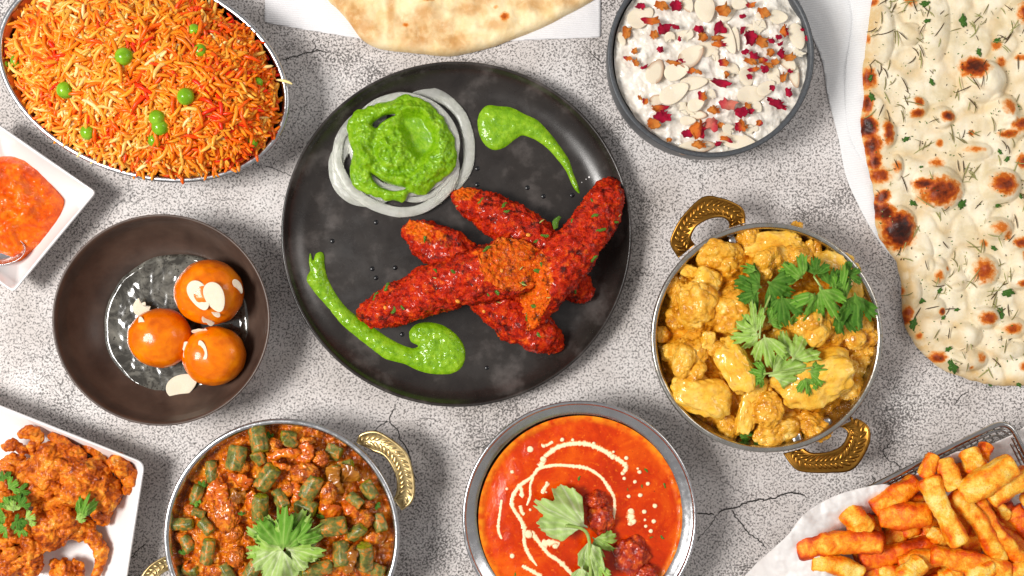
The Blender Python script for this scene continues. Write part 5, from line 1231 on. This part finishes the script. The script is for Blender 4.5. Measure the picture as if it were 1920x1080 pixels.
fritter('flat reddish fritter pieces at the left edge of the picture', ring_strands(30, 690, 70, 80, 8, .002, .012, 8, 18), [(*f4(20, 620), .006, 20, 20, 14), (*f4(0, 740), .004, 22, 30, 14), (*f4(90, 620), .004, 20, 12, 12)], .012, 18)
P_ = lambda x, y, L, a, kd, dz=0, wd=1: (*f4(x, y), L / 3.177, a, kd, dz, wd)
sprig('chopped coriander bunch on the fritters at the left edge', f4(90, 720), .034, [P_(60,670,60,-30,'mid'), P_(120,670,70,40,'dark',.002), P_(40,730,60,-90,'mid',.001), P_(100,740,60,160,'dark',.003), P_(150,740,60,80,'pale',.002), P_(130,790,50,190,'mid'), P_(40,790,60,-120,'mid'), P_(80,700,60,0,'pale',.004), P_(90,770,50,60,'dark',.004)])
sprig('dark coriander leaves above the chopped bunch on the fritters', f4(60, 570), .032, [P_(20,520,60,-20,'dark'), P_(50,560,70,60,'mid'), P_(110,580,60,90,'dark',.001), P_(60,600,50,180,'mid')])
sprig('single folded green leaf on the right half of the largest fritter', f4(490, 690), .042, [P_(480,745,150,12,'mid',0,.42), P_(450,745,60,70,'pale',-.001,.6)])

# ================================================================== BASKET OF CHIPS
bu = np.array([.894, -.447]); bn = np.array([.447, .894]); b0 = np.array([1700., 880.])     # along rim, inward
def BP(u, v): return b0 + bu * u + bn * v        # px at rim plane
ZB = .058
BK = thing('wire_basket', W(*BP(80, 190), 0), 'chromed wire basket of chips lined with white paper at bottom right', 'basket')
def wire(pts3, r, name, closed=False, parent=BK):
    P = cr(pts3, 8 * len(pts3), closed)
    if closed: P = np.r_[P, P[:2]]
    V, F = tube(P, r, r, 10); return put(name, V, F, MT['wire'], parent)
def rimline(inset, z, n=10, r=34):
    u0, u1, v0, v1 = -235 + inset, 212 - inset, inset, 400 - inset
    c = rpoly([BP(u0, v0), BP(u1, v0), BP(u1, v1), BP(u0, v1)], r, 8)
    return WP(c, z)
for inset, z, r, nm in [(0, ZB, .0019, 'rim_wire'), (8, ZB - .009, .0012, 'rim_wire')]:
    c = rimline(inset, z); V, F = tube(np.r_[c, c[:2]], r, r, 10); put(nm, V, F, MT['wire'], BK)
for u in range(-225, 212, 13):
    wire([W(*BP(u, 0), ZB), W(*BP(u + 3, 10), ZB - .014), W(*BP(u + 5, 26), .018), W(*BP(u + 5, 34), .003)], .0008, 'side_wire')
for v in range(10, 220, 14):
    wire([W(*BP(-235, v), ZB), W(*BP(-225, v), ZB - .014), W(*BP(-209, v), .018), W(*BP(-200, v), .003)], .0008, 'side_wire')
    wire([W(*BP(212, v), ZB), W(*BP(204, v), ZB - .014), W(*BP(190, v), .018), W(*BP(182, v), .003)], .0008, 'side_wire')
for k in range(3):
    c = rimline(16 + 8 * k, .044 - .014 * k); V, F = tube(np.r_[c, c[:2]], .0008, .0008, 8); put('side_wire', V, F, MT['wire'], BK)
# baking paper: lines the basket, folded out over its left end
pp = [(1380, 1100), (1398, 1078), (1425, 1050), (1455, 1024), (1480, 1000), (1496, 976), (1520, 955), (1560, 932), (1610, 916), (1655, 908), (1674, 910), (1700, 900), (1745, 872), (1775, 856), (1800, 846), (1838, 842), (1870, 828), (1900, 815), (1960, 790), (2020, 900), (2020, 1160), (1380, 1160)]
def paper_h(P, d):
    v = (P - b0) @ bn; u = (P - b0) @ bu
    e = u + 215
    ins = ss(6, 90, v) * ss(-8, 90, e)
    z = ZB + .001 - .030 * ins
    z = z + .003 * ss(185, 150, e) * ss(40, 10, v) + .003 * ss(30, 0, e) - .050 * ss(-28, -200, e)
    cr_ = np.abs(n2(P, 38, 3, 2)) + .5 * np.abs(n2(P * [1, 1.3], 17, 5, 2))
    return z + .0042 * cr_ - .002 + .0035 * np.sin(e / 17 + v / 60) * ss(50, -60, e) * ss(0, 30, d) + .003 * np.exp(-((v - 28 - .12 * e) / 9) ** 2) * ss(-30, 30, e) * ss(170, 90, e)
o = relief('baking_paper', cr(pp, 150), 3, 0, paper_h, MT['parch']); solid(o, .00025)
# positions: the outline is drawn as seen, so re-project each vertex at its own height
me = o.data; n = len(me.vertices); co = np.empty(n * 3, np.float32); me.vertices.foreach_get('co', co); co = co.reshape(-1, 3); og_ = org[o.name]
zz = co[:, 2] + og_[2]; k = ((D - zz) / D)[:, None]; co[:, :2] = (co[:, :2] + og_[:2]) * k - og_[:2]; me.vertices.foreach_set('co', co.ravel()); me.update()
tag(o, 'crumpled white baking paper lining the wire basket and folded out to the left', 'paper')
def mat_fry():
    s = M('chip_crust')
    d = s.attr('edge')
    f = s.math('ADD', s.math('MULTIPLY', s.noise(8, 6, .65, .4), 1.0), s.math('MULTIPLY', d, .34))
    c = s.ramp(f, [(.30, (255, 224, 132)), (.45, (255, 196, 66)), (.60, (250, 148, 18)), (.78, (226, 84, 2)), (1.0, (156, 38, 2))])
    c = s.mix(s.math('MULTIPLY', s.mask(s.noise(1.0, 3, .6), .54, .66), .55), c, (206, 78, 8))
    b = s.bump(s.noise(1.5, 5, .7), .6); b = s.bump(s.noise(6, 3), .5, prev=b)
    return s.set(c, .34, spec=.25, coat=.25, cr=.2, sss=.25, ssc=1.5, rad=(1, .6, .3), nor=b)
fry = mat_fry()
z7 = lambda x, y: (1360 + x / 3.375, 760 + y / 3.375)
def chip(x0, y0, x1, y1, wd, z, tone, seed, dz=0, bend=0):
    K, m = 40, 28
    a, b_ = np.array(z7(x0, y0)), np.array(z7(x1, y1)); t = np.linspace(0, 1, K); d = b_ - a; nn = np.array([-d[1], d[0]]) / (np.linalg.norm(d) + 1e-6)
    P = a + d * t[:, None] + nn * (bend * np.sin(PI * t))[:, None]
    zz = z + dz * (t - .5) + .002 * np.sin(PI * t)
    L = WP(P, zz)
    endr = np.clip(1 - np.abs(2 * t - 1) ** 26, 0, 1) ** .5 * .92 + .08
    w_ = wd / 3.375 / 2 * S * 1.16 * endr * (1 + .08 * np.sin(t * 5 + seed))
    V, F = tube(L, w_ * .88 * (1 + .10 * np.sin(t * 7 + seed * 2)), w_ * (1 + .07 * np.sin(t * 9 + seed)), m, 3.3, phase=.5 * math.sin(seed * 2.3))
    c = np.r_[np.repeat(L, m, 0), L[:1], L[-1:]]; dd = V - c; ln = np.linalg.norm(dd, axis=1)[:, None] + 1e-9
    V = V + dd / ln * (.0017 * fbm(V * 110 + seed, 2) + .0008 * fbm(V * 550 + seed, 2))[:, None]
    rel = np.linalg.norm(dd, axis=1) / (np.r_[np.repeat(w_, m), 1, 1] + 1e-9); tt = np.r_[np.repeat(t, m), 0, 1]
    e = ss(.98, 1.16, rel) * .8 + ss(.42, .5, np.abs(tt - .5)) * .7 + tone
    return put('chip', V, F, fry, attrs={'edge': e})
items = []
CHP = [(1270,450,1485,885,105,.072,-.45,.004,0,'long pale'),(1440,540,1745,1010,95,.062,-.1,-.006,-8,'long golden'),(1370,350,1440,520,115,.066,-.2,.004,0,'broad pale'),(1315,315,1265,450,72,.068,.3,0,0,'short orange'),
 (1490,570,1830,365,125,.076,-.35,.004,0,'thick pale golden'),(1655,590,1930,430,110,.070,-.2,0,0,'plump golden'),(1580,390,1530,285,105,.062,-.2,0,0,'stubby golden'),(1620,340,1655,250,72,.056,.7,0,0,'short red brown'),
 (1590,590,1890,1000,82,.060,.45,0,6,'long thin orange'),(1215,480,930,665,105,.056,.45,0,0,'rough orange'),(965,705,1300,690,125,.060,.5,.004,0,'rough thick orange'),(760,655,900,800,115,.054,-.1,.002,0,'stubby yellow'),
 (440,900,1000,868,120,.056,.55,.006,-4,'longest orange'),(840,985,1350,880,110,.048,.95,0,0,'dark red'),(535,985,860,1075,105,.056,-.35,0,-6,'pale yellow'),(1290,935,1800,1060,115,.062,.25,0,0,'long orange yellow'),
 (1090,1010,1360,950,100,.056,.3,0,0,'rough orange'),(970,1050,1120,1065,80,.050,.1,0,0,'short golden'),(1120,1100,1240,990,105,.064,-.4,0,0,'pale'),(1540,1100,1690,1020,90,.066,-.5,0,0,'pale'),
 (1800,660,1960,820,110,.046,1.0,0,0,'dark red'),(1720,630,1780,700,60,.050,-.2,0,0,'tiny pale'),(1455,380,1500,460,75,.050,.7,0,0,'small red brown'),(1290,790,1390,860,75,.052,-.2,0,0,'small pale'),
 (1790,1075,1930,1010,85,.062,.0,0,0,'golden'),(930,740,780,800,90,.048,.0,0,0,'short golden'),(1090,560,1250,620,90,.048,.5,0,0,'orange'),(1360,1090,1480,1050,80,.056,-.2,0,0,'short pale'),(1700,760,1960,960,90,.044,.8,0,0,'dark orange'),(1880,620,1990,560,90,.05,.3,0,0,'golden'),(1400,620,1560,760,90,.044,.7,0,0,'dark orange')]
for k, (x0, y0, x1, y1, wd, z, tone, dz, bend, ph) in enumerate(CHP):
    o = chip(x0, y0, x1, y1, wd, z, tone * .6, k + 1, dz, bend); px, py = z7((x0 + x1) / 2, (y0 + y1) / 2)
    items.append((o, px, py, ph + ' chip', x0, y0))
r_ = random.Random(8)
for k in range(44):
    x, y = r_.uniform(900, 2000), r_.uniform(560, 1250); a = r_.uniform(0, PI); L = r_.uniform(110, 220)
    if (y - 700) < -(x - 1000) * .45 + 40: continue
    o = chip(x - L * math.cos(a), y - L * math.sin(a), x + L * math.cos(a), y + L * math.sin(a), r_.uniform(95, 120), r_.uniform(.034, .044), r_.uniform(.1, .5), k + 50)
    px, py = z7(x, y); items.append((o, px, py, 'half hidden low chip', 0, 0))
def where(px, py):
    v = 'top edge' if py < 880 else 'upper part' if py < 950 else 'middle' if py < 1020 else 'bottom'
    h = 'left' if px < 1600 else 'centre' if px < 1760 else 'right'
    return f'at {v}, {h} of the basket'
bk = {}
for it in items: bk.setdefault(f'{it[3]} {where(it[1], it[2])}', []).append(it)
for k_, v in bk.items():
    v.sort(key=lambda i: i[1])
    for j, it in enumerate(v): tag(it[0], k_ if len(v) == 1 else f'{k_}, {ORD[j]}', 'chip', 'seasoned chips in the wire basket')
